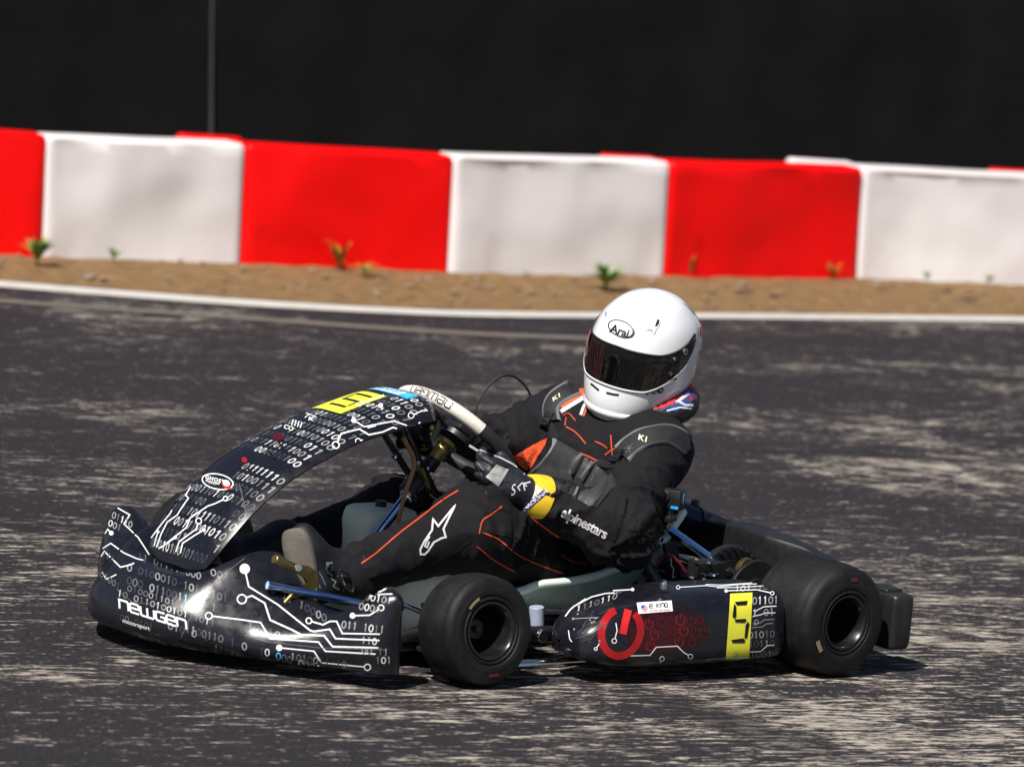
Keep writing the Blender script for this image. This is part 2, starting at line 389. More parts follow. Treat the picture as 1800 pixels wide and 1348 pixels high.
def smin(fs, k):
    def f(x, y, z):
        d = None
        for g in fs:
            kk = k
            if isinstance(g, tuple): g, kk = g
            e = g(x, y, z)
            if d is None: d = e
            else: hh = np.maximum(kk - np.abs(d - e), 0) / kk; d = np.minimum(d, e) - hh * hh * kk * .25
        return d
    return f
def vnormals(P, F):
    a, b, c, d = (P[F[:, i]] for i in range(4)); n = np.cross(c - a, d - b); N = np.zeros_like(P)
    for i in range(4): np.add.at(N, F[:, i], n)
    return N / (np.linalg.norm(N, axis=1)[:, None] + 1e-12)
def smooth_mesh(P, F, it=2):
    for _ in range(it):
        S = np.zeros_like(P); C = np.zeros(len(P))
        for i in range(4):
            for j in ((i + 1) % 4, (i + 3) % 4): np.add.at(S, F[:, i], P[F[:, j]]); np.add.at(C, F[:, i], 1)
        P = P * .5 + .5 * S / C[:, None]
    return P
# ================================================================== SETTING
scn.view_settings.view_transform = 'Standard'; scn.view_settings.look = 'None'; scn.view_settings.gamma = 1; scn.view_settings.exposure = 0.42
SUN = nrm((.74, .29, 1.0))
w = bpy.data.worlds.new('World'); scn.world = w; w.use_nodes = True; nt = w.node_tree
sky = nt.nodes.new('ShaderNodeTexSky'); sky.sky_type = 'NISHITA'; sky.sun_disc = False
sky.sun_elevation = math.asin(SUN[2]); sky.sun_rotation = math.atan2(SUN[0], SUN[1])
nt.links.new(sky.outputs[0], nt.nodes['Background'].inputs[0]); nt.nodes['Background'].inputs[1].default_value = .047
sl = bpy.data.lights.new('sun', 'SUN'); sl.energy = 4.6; sl.angle = R(.53); sl.color = (1, .955, .89)
so = bpy.data.objects.new('sun', sl); col.objects.link(so); so.rotation_euler = Vector(-SUN).to_track_quat('-Z', 'Y').to_euler(); so.location = (0, 0, 12)

def asphalt():
    m = bpy.data.materials.new('worn_asphalt'); m.use_nodes = True; nt = m.node_tree; N = nt.nodes; L = nt.links; b = N['Principled BSDF']
    tc = N.new('ShaderNodeTexCoord')
    mp = N.new('ShaderNodeMapping'); mp.inputs['Rotation'].default_value = (0, 0, R(14.1)); L.new(tc.outputs['Object'], mp.inputs[0])
    def nz(sx, sy, sc, det, rough=.55, dist=0.):
        s = N.new('ShaderNodeMapping'); s.inputs['Scale'].default_value = (sx, sy, 1); L.new(mp.outputs[0], s.inputs[0])
        n = N.new('ShaderNodeTexNoise'); n.inputs['Scale'].default_value = sc; n.inputs['Detail'].default_value = det; n.inputs['Roughness'].default_value = rough; n.inputs['Distortion'].default_value = dist
        L.new(s.outputs[0], n.inputs[0]); return n.outputs['Fac']
    def mth(op, a, c, cl=False):
        x = N.new('ShaderNodeMath'); x.operation = op; x.use_clamp = cl
        for i, v in enumerate((a, c)):
            if isinstance(v, (int, float)): x.inputs[i].default_value = v
            else: L.new(v, x.inputs[i])
        return x.outputs[0]
    def mr(v, a, c, lo=0., hi=1.):
        x = N.new('ShaderNodeMapRange'); x.interpolation_type = 'SMOOTHSTEP'; L.new(v, x.inputs[0])
        for i, q in enumerate((a, c, lo, hi)): x.inputs[1 + i].default_value = q
        return x.outputs[0]
    def mix(f, a, c):
        x = N.new('ShaderNodeMixRGB'); L.new(f, x.inputs[0]) if not isinstance(f, float) else setattr(x.inputs[0], 'default_value', f)
        for i, q in ((1, a), (2, c)):
            if isinstance(q, tuple): x.inputs[i].default_value = (*q, 1)
            else: L.new(q, x.inputs[i])
        return x.outputs[0]
    big = nz(.45, 1., 1.1, 3, .55, .5)      # broad worn bands along the track
    mid = nz(.42, 1., 7., 5, .65, .3)
    fine = nz(.20, 1., 46., 6, .78)          # exposed light aggregate
    fine2 = nz(.30, 1., 120., 3, .7)
    grit = nz(.5, 1., 170., 2)
    t = mth('ADD', mth('MULTIPLY', big, .60), mth('MULTIPLY', mid, .50))
    t = mth('ADD', t, mth('ADD', mth('MULTIPLY', fine, 1.15), mth('MULTIPLY', mth('SUBTRACT', fine2, .42), .45)))
    px_ = N.new('ShaderNodeVectorMath'); px_.operation = 'DOT_PRODUCT'; L.new(tc.outputs['Object'], px_.inputs[0]); px_.inputs[1].default_value = tuple(CR)
    t = mth('ADD', t, mr(px_.outputs['Value'], -1.4, 1.6, -.02, .035))
    pd = N.new('ShaderNodeVectorMath'); pd.operation = 'DOT_PRODUCT'; L.new(tc.outputs['Object'], pd.inputs[0]); pd.inputs[1].default_value = tuple(CD)
    t = mth('ADD', t, mr(pd.outputs['Value'], -1.5, 3.5, .02, -.07))
    patch = mr(t, 1.20, 1.30)
    soft = mr(t, 1.05, 1.55)
    base = mix(mr(grit, .3, .7), (.0112, .0102, .0122), (.036, .0325, .0365))
    base = mix(mth('MULTIPLY', soft, .36), base, (.098, .086, .078))
    light = mix(mr(fine, .4, .75), (.27, .235, .195), (.60, .535, .465))
    c = mix(mth('MULTIPLY', patch, .85), base, light)
    speck = mth('MULTIPLY', mr(nz(.4, 1., 75., 1), .70, .76), .65)
    c = mix(speck, c, (.46, .42, .38))
    sep = N.new('ShaderNodeVectorMath'); sep.operation = 'MULTIPLY'; sep.inputs[1].default_value = (1, 1, 0); L.new(tc.outputs['Object'], sep.inputs[0])
    # rubbered-in skid marks and tar bands
    for (a, e, wd, k) in (((1240, 788), (1830, 814), .045, .8), ((1085, 1200), (1500, 1345), .075, .75), ((-40, 905), (190, 952), .10, .75), ((1180, 700), (1420, 745), .05, .5), ((-100, 805), (400, 790), .05, .45)):
        A = Z(*a, 0); B = Z(*e, 0); d = nrm(B - A); n_ = np.array((-d[1], d[0], 0)); Ln = np.linalg.norm(B - A)
        s = N.new('ShaderNodeVectorMath'); s.operation = 'SUBTRACT'; L.new(sep.outputs[0], s.inputs[0]); s.inputs[1].default_value = tuple(A)
        o = []
        for q in (n_, d):
            dt = N.new('ShaderNodeVectorMath'); dt.operation = 'DOT_PRODUCT'; L.new(s.outputs[0], dt.inputs[0]); dt.inputs[1].default_value = tuple(q); o.append(dt.outputs['Value'])
        across = mth('ABSOLUTE', mth('ADD', o[0], mth('MULTIPLY', mth('SUBTRACT', mid, .5), .12)), 0)
        m_ = mth('MULTIPLY', mr(across, wd * 1.5, wd * .5), mth('MULTIPLY', mr(o[1], -.1, .3), mr(o[1], Ln + .2, Ln - .4)))
        c = mix(mth('MULTIPLY', m_, k), c, (.016, .015, .017))
    L.new(c, b.inputs['Base Color']); b.inputs['Roughness'].default_value = .82; b.inputs['Specular IOR Level'].default_value = .15
    bp = N.new('ShaderNodeBump'); bp.inputs['Strength'].default_value = .5; bp.inputs['Distance'].default_value = .004
    L.new(mth('ADD', mth('MULTIPLY', fine, .7), mth('MULTIPLY', grit, .4)), bp.inputs['Height']); L.new(bp.outputs[0], b.inputs['Normal'])
    return m
g = M(); g.add([(-150, -150, 0), (150, -150, 0), (150, 150, 0), (-150, 150, 0)], [(0, 1, 2, 3)], asphalt(), False)
tag(g.build('asphalt_track', weld=False), 'dark worn asphalt of the race track with pale exposed aggregate', kind='structure')

# painted edge line and tar seam: thin strips following the bend
def strip(name, up, lo, z, m, label, n=60):
    P = crom(up, n); Q = crom(lo, n); g = M()
    g.grid([[Z(p[0], p[1], z) for p in P], [Z(q[0], q[1], z) for q in Q]], m, smooth=False)
    return tag(g.build(name, weld=False), label, kind='structure')
mLine = mat('worn_white_line', (.56, .53, .48), .75, var=.25, scale=14, c2=(.70, .67, .62), bump=.2)
LU = [(-1500, 300), (-900, 385), (-420, 455), (-200, 477), (0, 493), (200, 509), (450, 527), (700, 541), (900, 547), (1350, 551), (1800, 556), (2100, 560), (2500, 566), (3100, 578)]
LL = [(-1500, 309), (-900, 395), (-420, 467), (-200, 490), (0, 504), (200, 520), (450, 538), (700, 551), (900, 557), (1350, 560), (1800, 566), (2100, 574), (2500, 581), (3100, 596)]
strip('edge_line', LU, LL, .004, mLine, 'worn white line painted along the outer edge of the track')
mSeam = mat('dusty_seam', (.15, .125, .105), .85, var=.3, scale=20)
S1 = [(-420, 488), (0, 525), (200, 539), (450, 557), (700, 575), (900, 586), (1200, 596)]
strip('pavement_seam', S1, [(x, y + 6) for x, y in S1], .004, mSeam, 'thin pale seam in the asphalt parallel to the white line')

# dirt verge
mDirt = mat('dry_brown_dirt', (.070, .038, .015), .95, var=.35, scale=15, c2=(.36, .225, .110), bump=.8, bscale=45, spec=.1)
def vx(x): return np.interp(x, [q[0] for q in LU], [q[1] for q in LU])
rows = []
for j in range(40):
    row = []
    for i in range(240):
        x = -1500 + i * 4600 / 239; a = Z(x, vx(x) + 1, 0); d = nrm(np.array((-CD[0] * -1, CD[1], 0))); s = (j / 39) ** 1.3 * 3.6
        p = a + d * s; k = min(1, s / .25)
        p[2] = .004 + k * (.001 + .006 * noise.noise(Vector(p * 2.2)) + .008 * noise.noise(Vector(p * 9)) + .006 * noise.noise(Vector(p * 30)))
        row.append(p)
    rows.append(row)
g = M(); g.grid(rows, mDirt); tag(g.build('dirt_verge', weld=False, auto=0), 'dry brown dirt verge between the white line and the barrier', kind='structure')
# loose stones on the verge
mStone = mat('pale_stone', (.20, .14, .085), .9, var=.3, scale=12, c2=(.36, .28, .20))
g = M()
for k in range(120):
    x = rng.uniform(-100, 1900); p = Z(x, vx(x), 0) + nrm((CD[0], CD[1], 0)) * rng.uniform(.1, .95); s = rng.uniform(.004, .013) * (1.6 if k % 13 == 0 else 1)
    g.ball(p + np.array((0, 0, .012)), np.array((s * rng.uniform(.9, 1.7), s * rng.uniform(.8, 1.5), s * .6)), mStone, 8)
tag(g.build('loose_stones', weld=False), 'small pale stones and clods lying on the dirt verge', kind='stuff')

# red and white barrier blocks
BX = [-420, -250, 0, 76, 425, 790, 1170, 1508, 1800, 2200, 2500]; BY = [425, 438, 452, 455, 465, 482, 488, 492, 503, 514, 524]
def yb(x): return float(np.interp(x, BX, BY))
def blockmat(name, c, stain):
    m = mat(name, c, .42, var=.05, scale=3, bump=.12, bscale=14, spec=.22); nt = m.node_tree; N = nt.nodes; L = nt.links; b = N['Principled BSDF']
    src = b.inputs['Base Color'].links[0].from_socket
    tc = N.new('ShaderNodeTexCoord'); n = N.new('ShaderNodeTexNoise'); n.inputs['Scale'].default_value = 4.5; n.inputs['Detail'].default_value = 5; n.inputs['Distortion'].default_value = .8; L.new(tc.outputs['Object'], n.inputs[0])
    rp = N.new('ShaderNodeMapRange'); rp.inputs[1].default_value = .60; rp.inputs[2].default_value = .78; rp.inputs[4].default_value = .55; L.new(n.outputs['Fac'], rp.inputs[0])
    mx = N.new('ShaderNodeMixRGB'); L.new(rp.outputs[0], mx.inputs[0]); L.new(src, mx.inputs[1]); mx.inputs[2].default_value = (*stain, 1)
    mp = N.new('ShaderNodeMapping'); mp.inputs['Scale'].default_value = (1, 1, 2.2); L.new(tc.outputs['Object'], mp.inputs[0]); n2 = N.new('ShaderNodeTexNoise'); n2.inputs['Scale'].default_value = 7.; n2.inputs['Detail'].default_value = 6; n2.inputs['Roughness'].default_value = .65; L.new(mp.outputs[0], n2.inputs[0])
    r2 = N.new('ShaderNodeMapRange'); r2.inputs[1].default_value = .64; r2.inputs[2].default_value = .76; r2.inputs[4].default_value = .28; L.new(n2.outputs['Fac'], r2.inputs[0])
    m3 = N.new('ShaderNodeMixRGB'); L.new(r2.outputs[0], m3.inputs[0]); L.new(mx.outputs[0], m3.inputs[1]); m3.inputs[2].default_value = tuple(x * .45 for x in stain) + (1,); L.new(m3.outputs[0], b.inputs['Base Color']); return m
mRedB = blockmat('red_barrier_plastic', (.85, .002, .002), (.50, .002, .002)); mWhiteB = blockmat('white_barrier_plastic', (.80, .755, .755), (.66, .60, .56))
def block(x0, x1, m, tongue, label, dents=0):
    A = Z(x0, yb(x0), 0); B = Z(x1, yb(x1), 0); u = nrm(B - A); L = np.linalg.norm(B - A); n = np.array((-u[1], u[0], 0)); n = n if np.dot(n, CD) > 0 else -n
    H = .445; T = .13; g = M(); up = nrm(np.array((0, 0, 1)) - .05 * np.array((CR[0], CR[1], 0)))
    def shell(a, l, t0, t1, h, seed):
        r = .015; prof = []
        for cx, cz, a0 in ((t1 - r, .0, None), (t1 - r, h - r, 0), (t0 + r, h - r, 90), (t0 + r, .0, None)):
            if a0 is None: prof.append((t1 if cx > (t0 + t1) / 2 else t0, 0.))
            else: prof += [(cx + r * math.cos(R(q)), cz + r * math.sin(R(q))) for q in (a0, a0 + 22, a0 + 45, a0 + 67, a0 + 90)]
        full = []
        for p, q in zip(prof[:-1], prof[1:]):
            k = max(1, int(np.hypot(q[0] - p[0], q[1] - p[1]) / .04))
            full += [(p[0] + (q[0] - p[0]) * i / k, p[1] + (q[1] - p[1]) * i / k) for i in range(k)]
        full.append(prof[-1]); rows = []
        st = [0, .006, .018] + list(np.linspace(.04, l - .04, 22)) + [l - .018, l - .006, l]
        for s in st:
            e = min(s, l - s); ins = .012 * max(0, 1 - e / .018) ** 2; row = []
            for (tt, z) in full:
                mid = (t0 + t1) / 2; tt2 = tt + (ins if tt < mid else -ins); z2 = z - (ins if z > h - .03 else 0)
                p = a + u * s + n * tt2 + up * z2
                d = .020 * noise.noise(Vector(p * 2.7 + seed)) + .005 * noise.noise(Vector(p * 8 + seed))
                p = p + n * d * min(1, e / .05) * (1 if z < h - .01 else .3) + up * .006 * noise.noise(Vector(p * 2 + seed)) * (z > .2)
                row.append(p)
            rows.append(row)
        g.grid(rows, m, capa=True, capb=True)
    shell(A, L - .004, 0, T, H, x0 * .013)
    if tongue:
        shell(A - u * tongue + n * .0, tongue + .05, T + .012, T + .075, H + .004, x0 * .02)
    base = (A + B) / 2; base[2] = 0
    return tag(g.build('barrier_block', base=base), label, 'barrier', 'red and white plastic barrier blocks along the verge')
block(-300, 76, mRedB, 0, 'red barrier block cut off by the left edge of the picture')
block(76, 425, mWhiteB, 0, 'white barrier block left of and below the faint grey fence pole')
block(425, 790, mRedB, .21, 'red barrier block with an orange-tipped weed at its foot, above the kart front panel')
block(790, 1170, mWhiteB, 0, 'white barrier block directly above the driver helmet, between two red blocks')
block(1170, 1508, mRedB, .21, 'red barrier block right of the driver helmet, third red one from the left')
block(1508, 1832, mWhiteB, .25, 'white barrier block at the far right with a raised white lip behind red')
block(1832, 2150, mRedB, .17, 'red barrier block at the right picture edge of which only the top lip shows')

# dark fence behind the barrier
mTarp = mat('black_tarpaulin', (.0024, .0024, .0030), .85, var=.3, c2=(.0105, .0105, .0125), scale=3.4, bump=.25, bscale=7, spec=.12)
mPole = mat('grey_galvanised_pole', (.034, .034, .037), .7, metal=.0, var=.75, scale=5)
mRail = mat('dark_rail', (.004, .004, .004), .7)
fA = Z(-1500, 342, 0); fB = Z(3100, 538, 0); fu = nrm(fB - fA); fn = np.array((-fu[1], fu[0], 0)); fn = fn if np.dot(fn, CD) > 0 else -fn
fA = fA + fn * 1.35; FL = np.linalg.norm(fB - fA)
fe = empty('fence', (fA + fB) / 2 * np.array((1, 1, 0)), 'tall black tarpaulin fence filling the background behind the barrier blocks', 'fence'); fb = np.array(fe.location)
g = M(); rows = []
for j in range(30):
    z = 2.6 * j / 29
    rows.append([fA + fu * (FL * i / 119) + fn * (.05 + .016 * noise.noise(Vector((i * .16, z * .8, 3))) + .006 * noise.noise(Vector((i * .5, z * 2.5, 9)))) + np.array((0, 0, z)) for i in range(120)])
g.grid(rows, mTarp); g.grid([[p + fn * .012 for p in r] for r in rows], mTarp); g.build('tarp', fe, fb, weld=False, auto=0)
def fence_at(px):  # foot of the fence seen at pixel column px
    o, d = ray(px, 250); t = np.dot(fA - o, fn) / np.dot(d, fn); p = o + d * t; return np.array((p[0], p[1], 0))
def fence_pt(px, py):
    o, d = ray(px, py); t = np.dot(fA - fn * .03 - o, fn) / np.dot(d, fn); return o + d * t
for px, zt, r in ((384, 2.6, .007), (-180, 2.6, .03), (2050, 2.6, .03)):
    p = fence_at(px) + fn * .022; g = M(); top = p + np.array((0, 0, zt)) - np.array((CR[0], CR[1], 0)) * (.09 * zt); g.tube([p, (p + top) / 2, top], r, mPole if px != 1327 else mat('rusty_post', (.010, .0065, .005), .9)); g.build('post', fe, fb)

# weeds
mWeed = [mat('weed_green', (.22, .36, .07), .6, var=.3), mat('weed_orange_tip', (.38, .16, .02), .6, var=.3), mat('weed_dark', (.12, .22, .045), .6, var=.3)]
def weed(px, py, h, sp, nl, label, tips=False, back=.03):
    b = Z(px, py, 0); b[2] = .02; g = M()
    for k in range(int(nl * 1.7)):
        a = rng.uniform(0, 2 * math.pi); hh = 1.5 * h * rng.uniform(.45, 1.1); out = 1.7 * sp * rng.uniform(.25, 1.0); wd = h * rng.uniform(.06, .13)
        d = np.array((math.cos(a), math.sin(a), 0)); sd = np.array((-d[1], d[0], 0)); m = mWeed[1] if tips and rng.random() < .65 else mWeed[rng.integers(0, 2) * 2]
        rows = []
        for t in np.linspace(0, 1, 7):
            p = b + d * out * t ** 1.4 + np.array((0, 0, hh * (t - .35 * t ** 3))); ww = wd * math.sin(math.pi * (.08 + .9 * t)) ; rows.append([p - sd * ww, p + np.array((0, 0, -.2 * ww)), p + sd * ww])
        g.grid(rows, m)
    g.tube([b - np.array((0, 0, .02)), b + np.array((0, 0, h * .4))], h * .03, mWeed[2], 6)
    return tag(g.build('weed', base=b, weld=False), label, 'weed', 'weeds growing on the dirt verge')
weed(64, 470, .085, .06, 26, 'bushy green weed in front of the left red and white barrier seam')
weed(198, 465, .045, .035, 14, 'small pale green weed at the foot of the left white barrier block')
weed(596, 478, .095, .06, 16, 'orange tipped weed in front of the red barrier block over the kart front panel', True)
weed(640, 490, .035, .07, 14, 'low flat green weed just right of the orange tipped weed')
weed(1064, 512, .08, .07, 30, 'dense green weed beside the top of the driver helmet')
weed(1212, 488, .07, .012, 6, 'thin upright orange stalk in front of the red block right of the helmet', True)
weed(1465, 494, .05, .05, 10, 'sparse orange weed at the right end of the third red barrier block', True)
weed(1628, 500, .035, .025, 12, 'small green weed in front of the far right white barrier block')
weed(1738, 504, .035, .03, 9, 'faint yellowish weed near the right picture edge by the white block', True)
weed(925, 494, .02, .04, 9, 'tiny flat green weed at the foot of the white block above the helmet')
# ================================================================== KART
kart = empty('go_kart', (0, 0, 0), 'black racing go kart with white circuit and binary digit graphics and yellow number 5 plates', 'go kart')
def sym(st):  # stations for y>=0 mirrored to both sides
    return [(-y, p) for y, p in reversed(st) if y > 0] + list(st)

# ---- front fairing (nose)
st = [
 (.00, [(1.665, .036), (1.694, .062), (1.690, .110), (1.662, .150), (1.625, .178), (1.575, .190), (1.50, .172), (1.42, .165)]),
 (.11, [(1.662, .036), (1.690, .062), (1.685, .110), (1.655, .152), (1.618, .182), (1.57, .198), (1.50, .190), (1.42, .185)]),
 (.155, [(1.652, .036), (1.681, .062), (1.676, .110), (1.645, .152), (1.605, .188), (1.55, .222), (1.48, .240), (1.41, .238)]),
 (.19, [(1.640, .036), (1.669, .062), (1.663, .108), (1.63, .152), (1.588, .195), (1.532, .240), (1.45, .268), (1.39, .268)]),
 (.225, [(1.627, .036), (1.655, .062), (1.649, .102), (1.612, .140), (1.565, .178), (1.508, .218), (1.43, .243), (1.375, .240)]),
 (.262, [(1.612, .036), (1.639, .056), (1.630, .088), (1.597, .120), (1.548, .152), (1.488, .182), (1.415, .200), (1.36, .196)]),
 (.30, [(1.597, .036), (1.622, .054), (1.612, .082), (1.582, .108), (1.532, .132), (1.470, .156), (1.40, .166), (1.35, .162)]),
 (.37, [(1.555, .036), (1.579, .054), (1.571, .080), (1.545, .104), (1.50, .124), (1.44, .144), (1.375, .150), (1.33, .147)]),
 (.43, [(1.505, .038), (1.528, .060), (1.522, .088), (1.500, .116), (1.465, .140), (1.415, .160), (1.355, .168), (1.30, .165)]),
 (.485, [(1.44, .040), (1.462, .075), (1.458, .110), (1.442, .145), (1.415, .178), (1.370, .212), (1.31, .232), (1.265, .220)]),
 (.525, [(1.375, .040), (1.394, .078), (1.391, .118), (1.382, .157), (1.365, .194), (1.343, .222), (1.312, .234), (1.285, .222)]),
 (.548, [(1.334, .040), (1.342, .08), (1.341, .122), (1.336, .160), (1.328, .190), (1.319, .212), (1.309, .222), (1.300, .214)]),
 (.556, [(1.312, .042), (1.316, .082), (1.317, .120), (1.315, .150), (1.312, .178), (1.309, .200), (1.306, .209), (1.302, .206)])]
MX = {.11: 1.682, .155: 1.660, .19: 1.638, .225: 1.610, .262: 1.578, .30: 1.545, .37: 1.486, .43: 1.434, .485: 1.388, .525: 1.366, .548: 1.340}
st2 = []
for y_, p_ in st:   # sweep the plan shape back towards the wings
    if y_ in MX:
        xm = max(q[0] for q in p_); xr_ = p_[-1][0]; k_ = (MX[y_] - xr_) / (xm - xr_); p_ = [(xr_ + (q[0] - xr_) * k_, q[1]) for q in p_]
    st2.append((y_, p_))
st = st2
S = sym(st); ys = crom([[y] for y, _ in S], 81)[:, 0]; prof = crom([np.array(p).ravel() for _, p in S], 81).reshape(81, 8, 2)
for _ in range(5): prof[1:-1] = .5 * prof[1:-1] + .25 * (prof[:-2] + prof[2:])
nose = M(); rows = []
for y, p in zip(ys, prof):
    q = crom(p, 30); front = [np.array((a, y, b)) for a, b in q]
    e = q[-1]; back = [np.array((e[0] - .012, y * .995, e[1] - .012)), np.array((e[0] - .010, y * .985, max(.05, e[1] - (.05 if abs(y) < .5 else .02))))]
    under = [np.array((q[0][0] - .03, y * .985, .038)), np.array((q[0][0] - .03 - .09 * max(0, 1 - (abs(y) / .5) ** 3), y * .97, .05))]
    rows.append(under[::-1] + front + back)
nose.grid(rows, mBody)
for sgn in (0, -1):   # closed wing ends
    e = rows[sgn]; nose.add(list(e), [tuple(range(len(e)))], mBody, False)
nb = nose.bvh(); D = Dec(nose, nb)
# recess under the panel, its shade painted on as a black patch
D.fan([(262, 962), (285, 966), (320, 975), (352, 975), (372, 962), (372, 980), (356, 994), (330, 1001), (300, 999), (276, 988)], (318, 984), mBlackInk, 4)
lat = np.array((9.4, 3.0))
digits(D, [
 ('11.011110000', 246, 979, lat, (1.5, -12), 1), ('0.0100010.1011.101', 228, 998, lat * 1.05, (1.5, -13), 1), ('000.011001B....1', 228, 1021, lat * 1.05, (1.5, -13.5), 1),
 ('.010001101.111', 219, 1032, lat, (1.5, -10), 1), ('10.0110100101.1011', 211, 1043, lat * 1.02, (1.5, -10.5), 2), ('..............11001', 196, 1062, lat * 1.02, (1, -13), 1),
 ('10.1.0..1', 378, 1119, lat * 1.1, (1, -13), 1), ('1101.10.10', 380, 1139, lat, (1, -11), 1), ('0.b00.0000011', 470, 1146, lat * 1.05, (1, -12), 2), ('0', 400, 976, lat, (1, -12), 1), ('..1.001', 330, 992, lat * 1.2, (1, -12), 1),
 ('010.0.1', 300, 1100, lat * 1.1, (1, -12), 1), ('00.0101.', 215, 1085, lat * .9, (1, -10), 0),
 ('00.11.10000', 470, 1031, (10, 5.5), (2, -13), 1), ('10.10', 440, 1100, (12, 4), (1, -12), 1),
 ('00101', 647, 1050, (9.5, 1.4), (3, -11), 2), ('0000', 636, 1066, (9.5, 1.6), (3, -12), 2), ('011.1011', 605, 1098, (9.5, 1.2), (2, -13), 2), ('.110', 630, 1124, (9.5, 1), (1, -12), 2), ('1010011.10', 515, 1154, (10, 1.5), (1, -12), 1), ('00.11', 640, 1142, (9.5, 1), (1, -12), 1), ('.101', 655, 1160, (9.5, 0), (0, -12), 2),
 ('01110', 201, 906, (7, 4), (3, -11), 2), ('001', 195, 920, (7.5, 4), (3, -11), 2), ('110', 184, 975, (7, 3), (3, -9), 1), ('01001', 180, 1010, (7, 5), (3, -10), 1)])
W_ = mWhiteInk
D.trace([(430, 1000), (437, 1031), (487, 1062), (545, 1108), (552, 1110), (580, 1106), (590, 1122), (667, 1125)], 2.6, W_, '*', r=9)
D.trace([(425, 1053), (443, 1047), (465, 1060), (475, 1090), (515, 1108), (530, 1116), (570, 1117), (585, 1136), (665, 1138)], 2.8, W_, 'o', r=8)
D.trace([(367, 1082), (425, 1089), (458, 1094), (475, 1122), (560, 1128), (572, 1144), (660, 1149)], 2.4, W_, 'o', r=6)
D.trace([(491, 1138), (552, 1144), (565, 1164), (646, 1172)], 2.2, W_, '*', 'o', r=5.5)
D.trace([(543, 1091), (568, 1098), (580, 1092), (592, 1092), (602, 1113), (668, 1114)], 2.4, W_, 'o', r=5)
D.trace([(620, 1082), (650, 1081), (670, 1068)], 2.2, W_, '*', 'o', r=5)
D.trace([(615, 1062), (637, 1059), (660, 1045), (690, 1044)], 2.2, W_)
D.trace([(207, 893), (228, 905), (218, 921), (243, 945), (262, 975)], 2., W_)
D.trace([(196, 937), (190, 930), (185, 938)], 1.8, W_, '*', r=4)
D.trace([(181, 964), (195, 955), (218, 972), (240, 982), (252, 985)], 2., W_)
D.trace([(178, 978), (184, 969), (200, 985), (212, 997), (226, 994), (236, 990)], 2.2, W_)
D.trace([(177, 1000), (187, 1018), (205, 1010)], 1.6, W_)
D.stroke([(430, 981), (400, 1004), (372, 1030), (352, 1052), (333, 1090), (318, 1120)], 1.1, G[1]); D.stroke([(430, 1116), (470, 1128), (560, 1138), (680, 1142)], 1.2, G[1]); D.stroke([(206, 1035), (232, 1058), (330, 1070)], 1., G[1])
ex = np.array((15.6, 4.9)); D.letters('newgen', (211, 1069), ex, (-1.2, -15.5), 3.2, W_, .20)
D.text('motorsport', (216, 1093), np.array((10.6, 3.3)) * 1.0, (-.8, -10.5), W_, spacing=.95)
nose.build('front_fairing', kart, auto=50)

# ---- front panel carrying the number
cl = np.array([(1.540, .197), (1.538, .207), (1.528, .245), (1.50, .295), (1.435, .366), (1.342, .439), (1.245, .491), (1.147, .535), (1.046, .568), (.965, .591), (.900, .602), (.862, .598)])
hw = np.array([.070, .106, .126, .132, .137, .140, .141, .141, .141, .140, .132, .105]); dr = np.array([.002, .005, .012, .020, .022, .024, .027, .032, .040, .046, .048, .046])
C = crom(np.column_stack([cl, hw, dr]), 70)
arc = np.concatenate([[0], np.cumsum(np.hypot(*np.diff(C[:, :2], axis=0).T))]); AL = arc[-1]
def panel(s, u, off=0.):
    """point on the panel at arc length s from its foot and lateral coordinate u in -1..1 (plus = kart left)"""
    x, z, h, d = (np.interp(s, arc, C[:, i]) for i in range(4)); e = .01
    x1, z1 = np.interp(s + e, arc, C[:, 0]), np.interp(s + e, arc, C[:, 1]); x0, z0 = np.interp(s - e, arc, C[:, 0]), np.interp(s - e, arc, C[:, 1])
    t = nrm((x1 - x0, z1 - z0)); n = np.array((t[1], -t[0]))
    k = d * abs(u) ** 4
    return np.array((x - n[0] * (k - off), u * h, z - n[1] * (k - off)))
pan = M(); us = np.linspace(-1, 1, 41); ss = np.linspace(0, AL, 70)
top = [[panel(s, u) for u in us] for s in ss]; bot = [[panel(s, u * .985, -.006) for u in us] for s in ss]
pan.grid(top, mBody); pan.grid([r[::-1] for r in bot], mBlackP)
loop = lambda G_: [G_[0][j] for j in range(41)] + [G_[i][40] for i in range(1, 70)] + [G_[69][j] for j in range(39, -1, -1)] + [G_[i][0] for i in range(68, 0, -1)]
pan.grid([loop(top), loop(bot)], mBody, cv=True)
pm = M(); pm.grid(top, mBody); pb = pm.bvh()
D = Dec(pan, pb)
